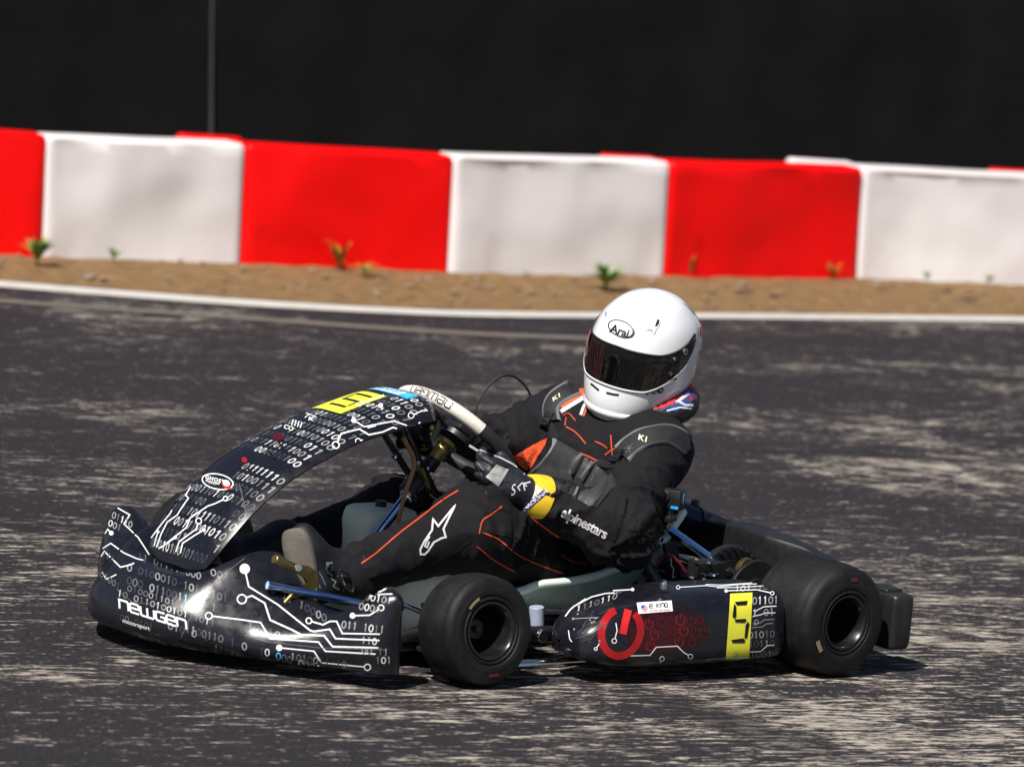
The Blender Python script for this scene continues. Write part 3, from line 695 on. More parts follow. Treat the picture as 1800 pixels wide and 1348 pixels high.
# binary rows are laid out in the panel's own coordinates
def pglyph(ch, s, u, h, wd, m, slant=.0):
    def P(a, b): return panel(s + (b - .5) * h, u + (a + slant * (b - .5)) * wd / .14, .0008 + .0001 * rng.random())
    t = .085 * h / .5
    if ch == '0':
        A = [P(.40 * math.cos(q), .5 + .5 * math.sin(q)) for q in np.linspace(0, 2 * math.pi, 14, endpoint=False)]; B = [P(.22 * math.cos(q), .5 + .33 * math.sin(q)) for q in np.linspace(0, 2 * math.pi, 14, endpoint=False)]
        pan.grid([A, B], m, cv=True)
    else:
        pan.add([P(-.03, 0), P(.17, 0), P(.17, 1), P(-.03, 1), P(-.28, .80), P(-.28, .66), P(-.03, .8)], [(0, 1, 2, 3, 6), (3, 4, 5, 6)], m, True)
prng = np.random.default_rng(21)
s = .035
while s < AL - .02:
    if True:
        u = -.92 + prng.uniform(0, .1); run = 0; br = 1
        while u < .93:
            if run <= 0: run = prng.integers(2, 7); br = prng.integers(0, 4) if u > -.3 else prng.integers(0, 3); blank = prng.random() < .10
            ydist = s / AL
            skip = blank or (.60 < s < .83 and u < .0) or (.30 < ydist < .42 and u < -.05)
            if not skip:
                b2 = int(np.clip(br + prng.integers(-1, 2), 0, 3)); m = G[b2]
                if ydist > .66 and u > .1: m = G[max(b2, 1)] if prng.random() < .75 else W_
                q = prng.random(); m = mBlueInk if q < .005 else m
                pglyph(prng.choice(['0', '1']), s, u, .0235, .0175, m, .1)
            u += .128; run -= 1
    s += .0335
D.k = 0; D.off = .0014
# yellow number plate with segmented 5
Pq = [(548, 725), (660, 690), (667, 697), (573, 731)]
def quadpx(c, a, b): c = [np.array(q, float) for q in c]; return (1 - a) * (1 - b) * c[0] + a * (1 - b) * c[1] + a * b * c[2] + (1 - a) * b * c[3]
def pstrip(s0, s1, u0, u1, m, off, ns=14, nu=6): pan.grid([[panel(s0 + (s1 - s0) * i / ns, u0 + (u1 - u0) * j / nu, off) for j in range(nu + 1)] for i in range(ns + 1)], m)
sF = lambda px, py: None
def px_su(px, py):
    r = D.h(px, py)
    if r is None: return None
    p = r[0]; best = min(range(len(C)), key=lambda i: (C[i, 0] - p[0]) ** 2 + (C[i, 1] - p[2]) ** 2); return arc[best], p[1] / C[best, 2]
a = px_su(565, 728) or (.62, -.3); b_ = px_su(655, 698) or (.80, -.2)
s0, s1 = .592, .735; u0, u1 = -.66, .14
pstrip(s0, s1, u0, u1, mYellow, .0016)
def seg(a0, a1, b0, b1): pstrip(s0 + (s1 - s0) * a0, s0 + (s1 - s0) * a1, u0 + (u1 - u0) * b0, u0 + (u1 - u0) * b1, mBlackInk, .0024, 6, 4)
seg(.22, .29, .24, .78); seg(.50, .57, .24, .78); seg(.78, .85, .24, .78); seg(.31, .48, .735, .79); seg(.59, .76, .23, .285)
# blue sticker and barcode ticks near the top
def su(s, u, off): return panel(s, u, off)
pstrip(.757, .797, -.66, .50, mCyan, .0016); pstrip(.763, .791, -.60, .22, W_, .0021); pstrip(.765, .789, .26, .44, mat('cyan_sticker', (.05, .60, .80), .35), .0022)
for k in range(12): pstrip(.767 + .004 * (k % 3), .788 - .003 * (k % 2), -.57 + .063 * k, -.54 + .063 * k, mCyan, .0027, 2, 2)
for k in range(26): pstrip(.808, .834, -.85 + .06 * k, -.82 + .06 * k, W_ if k % 4 else G[1], .0014, 2, 2)
# oval badge
D.ell((383, 847), (27.5, 5.2), (-2, 13.5), mBlackInk, 28, off=.0012); D.ring((383, 847), (27, 5), (-2, 13), 2., W_, 30)
D.text('GHOST', (361, 842), (9.2, 2.6), (1.5, -9.5), W_, bold=.03, spacing=1.15, off=.0018)
D.stroke([(362, 845), (386, 851.5)], 2.2, G[3]); D.stroke([(366, 849), (380, 852.5)], 1.4, G[2])
D.ell((399, 853), (8, 2), (-.5, 7), mRedHot, 16, off=.0020); D.ell((398.5, 850), (6.2, 1), (0, 5.5), W_, 14, off=.0023)
# vertical lettering beside the number and louvres
D.letters('k', (545, 733), (8, 1), (-2, 6), 2, W_)
for k in range(4): D.stroke([(516 + 5 * k, 738 + 1.6 * k), (513 + 5 * k, 748 + 1.6 * k)], 1.8, W_)
D.text('CO', (498, 753), (11, 3.6), (4, -10), W_, bold=.02); D.stroke([(538, 727), (556, 733)], 1.6, W_); D.stroke([(536, 735), (545, 728)], 1.6, W_)
for (x, y) in ((495, 786), (476, 800), (459, 815), (440, 830), (420, 852)): D.fan([(x - 7, y - 9), (x + 1, y - 5), (x + 9, y + 6), (x + 8, y + 9), (x - 1, y + 2)], (x, y), mBlackInk, 2)
D.ell((430, 809), (5, 1), (0, 5), mRedInk, 14); D.ell((489, 768), (9, 2), (-2, 7), mRedDim, 14)
D.stroke([(421, 850), (428, 880), (434, 906)], 1.2, G[1])
for t in ([(336, 856), (327, 871), (332, 876), (322, 890), (312, 906), (295, 918), (285, 937), (276, 962)], [(303, 897), (300, 903), (286, 920), (262, 952)]): D.trace(t, 2., W_)
D.trace([(397, 877), (378, 886), (366, 890), (335, 911), (328, 928), (300, 950), (284, 963)], 2.2, W_, 'o', r=4)
D.trace([(350, 916), (346, 930), (316, 952), (310, 970)], 2.2, W_, 'o', r=5); D.trace([(359, 932), (345, 940), (322, 955), (318, 972)], 2.2, W_, '*', r=3.2)
D.trace([(309, 945), (290, 958), (280, 964)], 2.2, W_, '*', r=3); D.trace([(279, 935), (275, 948), (272, 960)], 1.8, W_, '*', r=2.6)
D.text('1', (316, 938), (10, 3), (4, -11), mPinkInk)
D.trace([(590, 783), (600, 763), (631, 755), (648, 765), (672, 760), (690, 752), (722, 760), (733, 753)], 2.6, W_, 'o', r=6)
D.trace([(622, 740), (640, 751), (692, 741), (722, 751), (738, 743)], 2.2, W_, '*', r=4.5)
D.trace([(629, 776), (690, 761), (720, 766)], 2., W_, 'o', r=4.5); D.trace([(632, 710), (665, 700), (675, 695)], 1.8, W_, 'o', r=5)
D.trace([(669, 714), (672, 722)], 1.8, W_, '*', r=4.2); D.trace([(722, 731), (743, 722)], 1.8, W_, 'o', r=5)
pan.build('front_panel', kart, auto=50)

# ---- panel brackets, steering column, steering wheel
wc = np.array((.712, 0., .489)); we1 = np.array((0, 1., 0)); we2 = nrm((.76, 0, .65)); wn = np.array((-we2[2], 0, we2[0])); RIM = .165
def rimp(a, rad=RIM): return wc + rad * (math.cos(R(a)) * we1 + math.sin(R(a)) * we2)
g = M(); foot = Y(600, 1015, 0.) ; ctop = np.array((.738, 0, .474)); cbot = np.array((1.035, 0, .125))
g.tube([cbot, ctop], .0125, mSkyTintChrome, 16); g.build('steering_column', kart)
g = M(); cd = nrm(ctop - cbot); g.cyl(ctop - cd * .075, ctop - cd * .012, .018, mGold, 24); g.cyl(ctop - cd * .014, ctop + cd * .002, .029, mGold, 28, .003); g.cyl(ctop - cd * .082, ctop - cd * .055, .0195, mPowder, 24)
for k in range(6): a_ = k * math.pi / 3; q = ctop + .023 * (math.cos(a_) * we1 + math.sin(a_) * we2); g.cyl(q - cd * .02, q - cd * .008, .0045, mChrome, 8)
g.build('steering_hub', kart)
colp = lambda t: cbot + (ctop - cbot) * t
g = M(); g.cyl(colp(.64), colp(.76), .028, mBlackP, 20); g.cyl(colp(.615), colp(.645), .019, mSteel, 16); g.build('column_bearing', kart)
for sy in (-1, 1):
    g = M(); a0 = np.array((.80, sy * .035, .37)); a1 = np.array((.905, sy * .05, .495)); up_ = nrm(a1 - a0); sd = np.array((0, 1., 0)); fw_ = np.cross(sd, up_)
    g.box((a0 + a1) / 2, (.005, .011, np.linalg.norm(a1 - a0) / 2 + .02), mPowder, np.column_stack([fw_, sd, up_]), .002); g.cyl(a0 + up_ * .02 - fw_ * .012, a0 + up_ * .02 + fw_ * .012, .008, mSteel, 10); g.cyl(a0 + up_ * .09 - fw_ * .012, a0 + up_ * .09 + fw_ * .012, .010, mSteel, 10)
    g.tube([a1, a1 + np.array((.03, 0, .045))], .008, mBlackP); g.tube([a0, colp(.72) + np.array((0, sy * .028, 0)), colp(.67) + np.array((0, sy * .024, 0))], .009, mBlackP)
    g.box((a0 * .75 + a1 * .25) + fw_ * .008, (.003, .013, .035), mGold, np.column_stack([fw_, sd, up_]), .001) if sy > 0 else None
    g.build('panel_bracket', kart)
g = M(); g.tube([np.array((.93, .06, .50)), np.array((.90, .075, .44)), np.array((.915, .07, .36)), np.array((.925, .06, .26))], .0055, mHose, 10, samples=24); g.build('fuel_hose', kart)
# steering wheel: rim in three wraps, spokes, display
sw = M(); n_ = 96
for a0, a1, m in ((24, 152, mWheelWhite), (152, 384, mGrip)):
    P = []
    for a_ in np.linspace(a0, a1, int(n_ * (a1 - a0) / 360)):
        r_ = RIM - (.012 * max(0, math.cos(R(a_ + 90))) ** 4); P.append(rimp(a_, r_))
    sw.tube(P, .0165, m, 18)
swb = sw.bvh(); D = Dec(sw, swb)
nh = M()
for txt, t0 in (('NEWGEN', 0),):
    # squared letters along the rim reading from the driver's seat
    aa = 55.
    def rp(ang, v): # v across the tube -1..1 around its upper face
        c = rimp(ang); rad = nrm(c - wc); th = R(-8 - (v - .5) * 62); return c + .0171 * (rad * math.cos(th) + wn * math.sin(th))
    def rstroke(pts, wd=.0016):
        for (x0, y0), (x1, y1) in zip(pts[:-1], pts[1:]):
            L_ = max(2, int(math.hypot(x1 - x0, y1 - y0) * 5)); d = nrm((x1 - x0, y1 - y0)); nn = np.array((-d[1], d[0]))
            rows = [[], []]
            for i in range(L_ + 1):
                p = np.array((x0, y0)) + (np.array((x1, y1)) - np.array((x0, y0))) * i / L_
                for s_, q in ((0, p + nn * .085), (1, p - nn * .085)): rows[s_].append(rp(aa + q[0] * 5.2, q[1]))
            sw.grid(rows, mBlackInk)
    x = 0
    for ch in 'newgen':
        for s_ in TECH[ch][0]: rstroke([(x + q[0], q[1]) for q in s_])
        x += TECH[ch][1] + .3
swo = sw.build('steering_wheel', kart, weld=False)
g = M()
for a_ in (-40, 90, 220): g.plate([rimp(a_ - 10, .03), rimp(a_ + 10, .03), rimp(a_ + 5, .15), rimp(a_ - 5, .15)], wn * -.006, mBlackP)
g.cyl(wc - wn * .012, wc + wn * .004, .04, mBlackP); g.build('spoke', swo)
g = M(); g.box(wc + wn * .016 + we2 * .01, (.032, .022, .009), mBlackP, np.column_stack([we1, we2, wn]), .005); g.box(wc + wn * .026 + we2 * .01, (.026, .016, .001), mLens, np.column_stack([we1, we2, wn]), .0005); g.box(wc + wn * .008 - we2 * .0, (.012, .012, .01), mYellow, np.column_stack([we1, we2, wn]), .002); g.build('display', swo)

# ---- wheels
def wheel(c, ax, Rt, wd, red):
    """tyre + rim; ax points outwards"""
    ax = nrm(ax); e = empty_part('wheel', kart, c); t = M(); hwd = wd / 2; rr = .0655; sh = min(.030, hwd * .42)
    prof = [(rr, -hwd + .012), (rr + .006, -hwd + .003), (rr + .02, -hwd - .001), (Rt - sh, -hwd), (Rt - sh * .55, -hwd + sh * .12), (Rt - sh * .2, -hwd + sh * .42), (Rt - .003, -hwd + sh), (Rt, -hwd + sh * 1.6), (Rt + .001, 0), (Rt, hwd - sh * 1.6), (Rt - .003, hwd - sh), (Rt - sh * .2, hwd - sh * .42), (Rt - sh * .55, hwd - sh * .12), (Rt - sh, hwd), (rr + .03, hwd + .002), (rr + .02, hwd + .001), (rr + .016, hwd - .002), (rr + .010, hwd + .001), (rr + .006, hwd - .003), (rr, hwd - .012)]
    q = crom(prof, 75); t.lathe(c, ax, [tuple(p) for p in q], mTyre, 72)
    u = nrm(np.cross(ax, [0, 0, 1])); w_ = np.cross(ax, u)
    def sidemark(a0, a1, r0, r1, m):
        rows = [[np.asarray(c) + ax * (hwd + .0035 - .004 * max(0, (r - rr - .03) / .03) ** 2) + r * (math.cos(a_) * u + math.sin(a_) * w_) for a_ in np.linspace(a0, a1, 12)] for r in np.linspace(r0, r1, 4)]; t.grid(rows, m)
    for a0, a1, m, r0, r1 in red: sidemark(R(a0), R(a1), r0, r1, m)
    t.build('tyre', e, c, auto=60)
    r = M(); b = hwd - .010
    r.lathe(c, ax, [(rr - .002, -b), (rr + .004, -b - .004), (rr + .004, -b - .008), (rr - .004, -b - .008), (rr - .008, -b), (rr - .012, -b + .02), (rr - .014, b - .03), (rr - .010, b - .012), (rr - .006, b + .004), (rr - .002, b + .009), (rr + .003, b + .009), (rr + .004, b + .005), (rr, b - .004)], mRim, 64)
    r.lathe(c, ax, [(.022, -.02), (.028, -.03), (rr - .013, -.028), (rr - .013, -.018), (.03, -.012), (.022, -.006)], mRim, 48)
    for k in range(3):
        a_ = k * 2.0944 + .5; p = np.asarray(c) + .038 * (math.cos(a_) * u + math.sin(a_) * w_); r.cyl(p - ax * .03, p - ax * .008, .0055, mPowder, 10)
    r.build('rim', e, c)
    h = M(); h.cyl(np.asarray(c) - ax * (hwd * .7), np.asarray(c) + ax * .004, .024, mPowder, 24); h.cyl(np.asarray(c), np.asarray(c) + ax * .014, .009, mPowder, 6, .001); h.build('hub', e, c)
def empty_part(name, parent, loc):
    o = bpy.data.objects.new(name, None); o.empty_display_size = .05; col.objects.link(o); o.parent = parent; o.location = tuple(map(float, loc)); return o
wheel((0, .592, .139), (0, 1, 0), .1390, .205, [(23, 41, mTyreBand, .096, .108), (260, 272, mTyreRed, .103, .112)])
wheel((0, -.592, .139), (0, -1, 0), .1390, .205, [])
cam_l = nrm((.05, 1, .125)); cam_r = nrm((-.05, -1, .03))
wheel((1.045, .524, .1315), cam_l, .1300, .130, [(298, 322, mTyreBand, .084, .091), (86, 102, mTyreRed, .100, .107)])
wheel((1.045, -.535, .1305), cam_r, .1300, .130, [])

# ---- chassis
g = M()
for sy in (-1, 1):
    g.tube([(1.36, sy * .13, .075), (1.30, sy * .24, .06), (1.05, sy * .33, .055), (.70, sy * .325, .052), (.35, sy * .31, .052), (.0, sy * .33, .075), (-.10, sy * .33, .085)], .016, mPowder, 14, samples=50)
    g.tube([(1.10, sy * .33, .075), (1.06, sy * .40, .11)], .016, mPowder)
g.tube([(1.36, -.13, .075), (1.40, 0, .075), (1.36, .13, .075)], .016, mPowder, samples=12); g.tube([(1.02, -.33, .055), (1.02, .33, .055)], .015, mPowder); g.tube([(.38, -.31, .052), (.38, .31, .052)], .015, mPowder); g.tube([(.16, -.31, .06), (.16, .31, .06)], .014, mPowder); g.tube([(-.10, -.33, .085), (-.10, .33, .085)], .014, mPowder)
g.build('chassis_frame', kart)
g = M(); g.plate([(1.37, -.12, .034), (1.37, .12, .034), (1.1, .31, .034), (.60, .31, .034), (.60, -.31, .034), (1.1, -.31, .034)], (0, 0, .006), mSteel); g.build('floor_tray', kart)
g = M(); g.tube([(0, -.62, .139), (0, .62, .139)], .020, mPowder, 20); g.build('rear_axle', kart)
for sy in (-1, 1):   # front hubs: yoke, king pin, stub
    g = M(); k = np.array((1.055, sy * .432, .115)); ax_ = nrm((-.15, -sy * .10, 1))
    g.tube([k + np.array((.035, -sy * .01, -.055)), k + np.array((.035, -sy * .045, 0)), k + np.array((.035, -sy * .01, .055))], .010, mPowder, samples=14); g.box(k + np.array((.03, -sy * .0, .052)), (.03, .03, .006), mPowder, bev=.003); g.box(k + np.array((.03, 0, -.052)), (.03, .03, .006), mPowder, bev=.003)
    g.tube([k - np.array((0, sy * .02, 0)), np.array((1.045, sy * .525, .131))], .0125, mChrome, 14); g.cyl(k - ax_ * .04, k + ax_ * .045, .019, mChrome, 20); g.cyl(k + ax_ * .048, k + ax_ * .062, .022, mPowder, 20); g.cyl(k - ax_ * .085, k + ax_ * .075, .006, mSteel, 8); g.cyl(k - ax_ * .075, k - ax_ * .06, .011, mSteel, 6); g.cyl(k - ax_ * .058, k - ax_ * .048, .018, mPowder)
    g.cyl(k + np.array((-.02, 0, .0)), k + np.array((-.085, -sy * .01, -.01)), .009, mSteel); g.build('stub_axle', kart)
    g = M(); g.tube([(.965, sy * .425, .10), (.985, sy * .06, .125)], .0065, mChrome); g.cyl((.965, sy * .44, .10), (.965, sy * .40, .10), .010, mPowder); g.build('tie_rod', kart)
# front bumper bars and brake rod in front of the pedal
g = M(); a0 = Y(470, 1028, .27); a1 = Y(632, 1060, .34); g.tube([a0, a1], .0095, mSkyTintChrome, 14); g.tube([Y(540, 1062, .29), Y(600, 1083, .34)], .006, mSteel); g.tube([(1.36, .14, .10), (1.48, .14, .11), (1.50, 0, .11), (1.48, -.14, .11), (1.36, -.14, .10)], .010, mPowder, samples=30); g.tube([(1.36, .2, .19), (1.43, .2, .20), (1.46, 0, .20), (1.43, -.2, .20), (1.36, -.2, .19)], .009, mPowder, samples=30); g.build('front_bumper_bar', kart)
# pedals
g = M(); p0 = Y(482, 982, .29); p1 = Y(524, 1000, .29); g.cyl(p0, p1, .0105, mGold, 18)
ctr = [(520, 992), (538, 993), (552, 1003), (557, 1020), (548, 1036), (536, 1044), (512, 1050), (508, 1046), (530, 1036), (537, 1024), (532, 1014), (518, 1006)]
g.plate([Y(x, y, .285) for x, y in ctr], (0, .010, 0), mGold); g.cyl(Y(525, 998, .295), Y(525, 998, .307), .009, mSteel, 12)
for x, y in ((537, 1003), (547, 1008)): g.cyl(Y(x, y, .2955), Y(x, y, .2965), .0038, mBlackInk, 10)
g.tube([Y(512, 1047, .29), Y(500, 1060, .29)], .007, mGold); g.build('brake_pedal', kart)
g = M(); g.tube([(1.28, -.22, .05), (1.30, -.22, .20), (1.30, -.14, .20)], .008, mGold); g.build('throttle_pedal', kart)
# nerf bar + floor rods at the left
g = M(); g.tube([(.93, .33, .045), (.90, .47, .035), (.86, .50, .033), (.45, .50, .04), (.36, .45, .045), (.34, .33, .05)], .0115, mChrome, 14, samples=60); g.build('side_bar', kart)
g = M(); g.tube([(.90, .36, .085), (.60, .40, .085), (.34, .36, .085)], .013, mPowder, 14, samples=20); g.build('side_bar', kart)
g = M(); g.tube([(.95, .30, .125), (.45, .36, .115)], .005, mSteel, 10); g.tube([(.95, .27, .12), (.45, .33, .11)], .005, mSteel, 10); g.build('brake_rod', kart)
g = M(); q = Y(935, 1082, .36); g.cyl(q - np.array((.02, .0, .035)), q + np.array((-.012, 0, .022)), .018, mat('pale_bottle', (.35, .38, .50), .4)); g.cyl(q + np.array((.0, .02, -.04)), q + np.array((0, .05, -.04)), .016, mSteel); g.build('catch_bottle', kart)

# ---- side pods
def pod(sy):
    g = M(); xs = [.772, .768, .757, .735, .70, .645, .56, .46, .34, .24, .178, .150, .146]
    zt = [.095, .110, .126, .146, .166, .184, .199, .213, .214, .213, .211, .207, .200]; zb = [.085, .072, .060, .052, .042, .036, .032, .031, .032, .034, .037, .043, .052]
    yo = [.545, .575, .598, .617, .630, .640, .645, .647, .648, .647, .645, .640, .628]; yi = [.515, .495, .475, .46, .45, .44, .435, .432, .43, .43, .43, .435, .45]
    C_ = crom(np.column_stack([xs, zt, zb, yo, yi]), 60); rows = []
    for x, a, b, o, i in C_:
        h = (a - b) / 2; c = (a + b) / 2; w_ = (o - i) / 2; cy = (o + i) / 2; row = []
        for t in np.linspace(0, 2 * math.pi, 48, endpoint=False):
            e = .42; cs, sn = math.cos(t), math.sin(t); yy = cy + w_ * math.copysign(abs(cs) ** e, cs); zz = c + h * math.copysign(abs(sn) ** e, sn)
            yy -= .022 * (max(0, (zz - b) / (a - b)) ** 2) * (1 if cs > 0 else 0); row.append((x, sy * yy, zz))
        rows.append(row)
    g.grid(rows, mBody, cv=True, capa=True, capb=True); return g
pl = pod(1); D = Dec(pl)
for a_, b_2, c_2 in (((1165, 1106), 80, (.012, .004, .005)), ((1160, 1106), 62, (.022, .003, .004)), ((1150, 1106), 45, (.036, .003, .005))): D.ell(a_, (b_2, -4), (0, 46 - (80 - b_2) * .25), mat('print_glow_%d' % b_2, c_2, .3), 36, off=.00045 + (80 - b_2) * .000004)
for c, rx, ry, m, w_ in (((1091, 1111), 34, 41, mRedInk, 13),): D.stroke([(c[0] + rx * math.cos(a_) + 4 * math.sin(a_) * -1, c[1] + ry * math.sin(a_)) for a_ in np.linspace(R(-52), R(248), 60)], w_, m, off=.0016)
D.stroke([(1104, 1072), (1098, 1095), (1094, 1114)], 13, mRedHot, off=.0018)
for k in range(17):
    x = 1142 + (k % 6) * 18 + 7 * (k // 6 % 2) + rng.uniform(-3, 3); y = 1094 + 19 * (k // 6) + rng.uniform(-3, 3) - (k % 6) * .8; r_ = rng.uniform(7, 9.5); m = mRedDim if k % 3 else mat('print_low_red', (.15, .006, .008), .3)
    D.stroke([(x + r_ * .85 * math.cos(a_), y + r_ * math.sin(a_)) for a_ in np.linspace(R(-55), R(235), 14)], 3., m); D.stroke([(x, y - r_ * 1.2), (x, y - 1)], 3., m)
D.quad([(1283, 1044), (1322, 1042), (1316, 1155), (1275, 1157)], mYellow, 8, 14, off=.0019)
def s5(a, b, wd): D.stroke([a, b], wd, mBlackInk)
D.off = .0024; D.fan([(1290, 1058), (1313, 1056), (1311, 1063), (1294, 1064)], (1302, 1060), mBlackInk, 1); D.fan([(1289, 1061), (1293, 1066), (1293, 1082), (1290, 1087), (1286, 1083)], (1290, 1074), mBlackInk, 1)
D.fan([(1290, 1088), (1309, 1087), (1311, 1090), (1307, 1094), (1291, 1093)], (1301, 1090), mBlackInk, 1); D.fan([(1313, 1092), (1316, 1096), (1312, 1120), (1307, 1122), (1309, 1098)], (1312, 1107), mBlackInk, 1); D.fan([(1284, 1124), (1305, 1121), (1309, 1126), (1306, 1129), (1286, 1129)], (1297, 1126), mBlackInk, 1)
D.stroke([(1292 + 4 * math.cos(a_), 1148 + 4 * math.sin(a_)) for a_ in np.linspace(R(-60), R(240), 10)], 1.2, G[2]); D.stroke([(1292, 1142), (1292, 1148)], 1.2, G[2])
D.off = .0007
# driver name sticker
D.quad([(1119, 1060), (1180, 1056), (1182, 1074), (1122, 1079)], W_, 8, 4, off=.0019)
D.off = .0024; D.k = 0; D.ell((1132, 1070), (6.2, -.4), (.4, 7), mLav, 16, off=.0022)
for k in range(4): D.stroke([(1127 + abs(k - 1.5), 1066 + 2.8 * k), (1138 - abs(k - 1.5), 1065.4 + 2.8 * k)], 1.3, mRedHot)
D.quad([(1126.5, 1065), (1132, 1064), (1132, 1070), (1126, 1070)], mat('flag_canton', (.02, .10, .45), .4), 3, 3)
D.letters('e. king', (1141, 1069), (5., -.33), (.2, -6.4), 1.3, mBlackInk, .3); D.text('NEWGEN TEAM DRIVER', (1141, 1075.5), (3.3, -.2), (.1, -4.), mRedHot); D.off = .0007
# circuit prints
D.off = .0021; D.trace([(1082, 1095), (1084, 1108), (1079, 1126)], 1.8, W_, None, 'o', r=4); D.trace([(1047, 1140), (1053, 1131)], 1.6, W_, 'o', r=2.5)
D.off = .0011; D.trace([(1108, 1152), (1142, 1151), (1153, 1137), (1190, 1135), (1201, 1146), (1213, 1153)], 1.7, W_, None, 'o', r=4); D.trace([(1160, 1164), (1163, 1157)], 1.5, W_, None, 'o', r=4)
D.trace([(1276, 1039), (1330, 1037), (1357, 1043)], 1.8, W_, '*', 'o', r=3); D.trace([(1192, 1033), (1240, 1030), (1262, 1032), (1300, 1028), (1360, 1026)], 1.6, W_, 'o', r=3); D.trace([(1240, 1028), (1268, 1029), (1364, 1022.5)], 1.5, W_); D.trace([(1260, 1034), (1300, 1033), (1368, 1029)], 1.5, W_)
D.trace([(1326, 1075), (1332, 1071), (1342, 1066), (1364, 1065)], 1.8, W_); D.trace([(1322, 1083), (1336, 1080), (1344, 1077), (1362, 1076.5)], 1.8, W_); D.trace([(1326, 1096), (1336, 1094), (1342, 1089), (1360, 1088)], 1.3, G[2], 'o', r=2.6); D.trace([(1320, 1103), (1340, 1101), (1346, 1096), (1358, 1095)], 1.2, G[2]); D.trace([(1318, 1145), (1336, 1144), (1348, 1134), (1360, 1133)], 1.5, W_); D.trace([(1240, 1158), (1318, 1152)], 1.3, G[2])
D.trace([(1000, 1108), (1002, 1122), (1006, 1128)], 1.6, W_); D.trace([(1008, 1088), (1030, 1087), (1052, 1086)], 1.3, G[2], '*', r=2)
D.trace([(994, 1084), (1003, 1072), (1010, 1066), (1040, 1050), (1064, 1044), (1080, 1043)], 2.2, W_); D.trace([(998, 1078), (1006, 1069), (1036, 1049), (1062, 1040), (1112, 1037)], 2., W_, None, '*', r=3)
digits(D, [('1110110.', 1018, 1070, (10.5, -3.6), (2, -10), 2), ('00', 1082, 1041, (8, -1), (3, -6), 2), ('1011101.', 1296, 1035, (10, -.6), (2, -10), 2), ('01101', 1326, 1056, (9.4, -.4), (.5, -13), 2), ('1.01', 1326, 1077, (10, -.6), (0, -12), 2), ('0', 1329, 1093, (9, 0), (0, -9), 1), ('01010', 1319, 1116, (9.4, -.6), (0, -12), 2), ('10110', 1319, 1132, (9.4, -.5), (0, -11), 1), ('1001', 1322, 1149, (10, -.3), (.5, -10), 2)])
for k in range(26): x = 1006 + rng.uniform(0, 48); y = 1085 + rng.uniform(-10, 45); D.ell((x, y), (1.6, 0), (0, 1.6), G[2], 8) if k % 4 == 0 else D.stroke([(x, y), (x + rng.uniform(6, 22), y - rng.uniform(4, 18))], 1.6, G[0])
pl.build('side_pod', kart, auto=50); pod(-1).build('side_pod', kart, auto=50)
# pod mounting bolt
g = M(); q = Y(1167, 1027, .58); g.cyl(q - np.array((0, 0, .012)), q + np.array((0, 0, .004)), .009, mSteel, 10); g.cyl(q + np.array((0, 0, .002)), q + np.array((0, 0, .010)), .005, mChrome, 6); g.build('pod_bolt', kart)

# ---- rear bumper
g = M(); yy = [0, .12, .22, .30, .345, .40, .46, .52, .56, .595, .645, .672, .680]
ztop = [.258, .268, .262, .252, .243, .233, .205, .185, .190, .196, .198, .195, .186]; zbot = [.155, .150, .14, .12, .10, .095, .090, .075, .066, .060, .058, .060, .068]; xf = [-.150, -.150, -.153, -.182, -.196, -.198, -.192, -.180, -.178, -.176, -.176, -.178, -.19]; xb = [-.235] * 9 + [-.24, -.245, -.245, -.235]
C_ = crom(np.column_stack([yy, ztop, zbot, xf, xb]), 40); C_ = np.concatenate([C_[:0:-1] * np.array((-1, 1, 1, 1, 1)), C_]); rows = []
for y, a, b, f_, k in C_:
    row = []
    for t in np.linspace(0, 2 * math.pi, 40, endpoint=False):
        e = .26; cs, sn = math.cos(t), math.sin(t); row.append(((f_ + k) / 2 + (f_ - k) / 2 * math.copysign(abs(cs) ** e, cs), y, (a + b) / 2 + (a - b) / 2 * math.copysign(abs(sn) ** e, sn)))
    rows.append(row)
g.grid(rows, mBlackP, cv=True, capa=True, capb=True)
for sy in (-1, 1): g.box((-.21, sy * .60, .199), (.028, .04, .006), mBlackP, bev=.004)
g.build('rear_bumper', kart, auto=50)
for sy in (-1, 1):
    g = M(); g.tube([(-.10, sy * .30, .085), (-.20, sy * .30, .13)], .012, mSteel); g.build('bumper_mount', kart)

# ---- seat
cp = crom([(.66, .105), (.60, .085), (.48, .062), (.36, .055), (.25, .075), (.16, .14), (.115, .20), (.09, .26), (.075, .31)], 44)
hwS = np.interp(np.linspace(0, 1, 44), [0, .3, .55, .75, 1], [.17, .205, .222, .21, .165]); hS = np.interp(np.linspace(0, 1, 44), [0, .12, .35, .55, .75, 1], [.035, .075, .135, .165, .12, .04])
def seatp(i, v, off=0.):
    t = nrm(cp[min(i + 1, 43)] - cp[max(i - 1, 0)]); n = np.array((t[1], -t[0])); n = n if n[1] > 0 or n[0] > 0 else -n
    k = hS[i] * abs(v) ** 2.4 + off; return np.array((cp[i][0] + n[0] * k, (hwS[i] + .03 * abs(v) ** 8) * (1 - (1 - abs(v)) ** 2.0) * math.copysign(1, v), cp[i][1] + n[1] * k))
g = M(); vs = np.linspace(-1, 1, 41); A = [[seatp(i, v) for v in vs] for i in range(44)]; g.grid(A, mSeat); g.grid([[seatp(i, v, -.005) for v in vs[::-1]] for i in range(44)], mSeat)
edge = [A[i][40] for i in range(44)] + [A[43][j] for j in range(39, -1, -1)] + [A[i][0] for i in range(42, -1, -1)] + [A[0][j] for j in range(1, 40)]
seat = g.build('seat', kart, auto=60); g = M(); g.tube(edge, .0105, mSeatRim, 10, closed=True); g.build('seat_edge', seat)
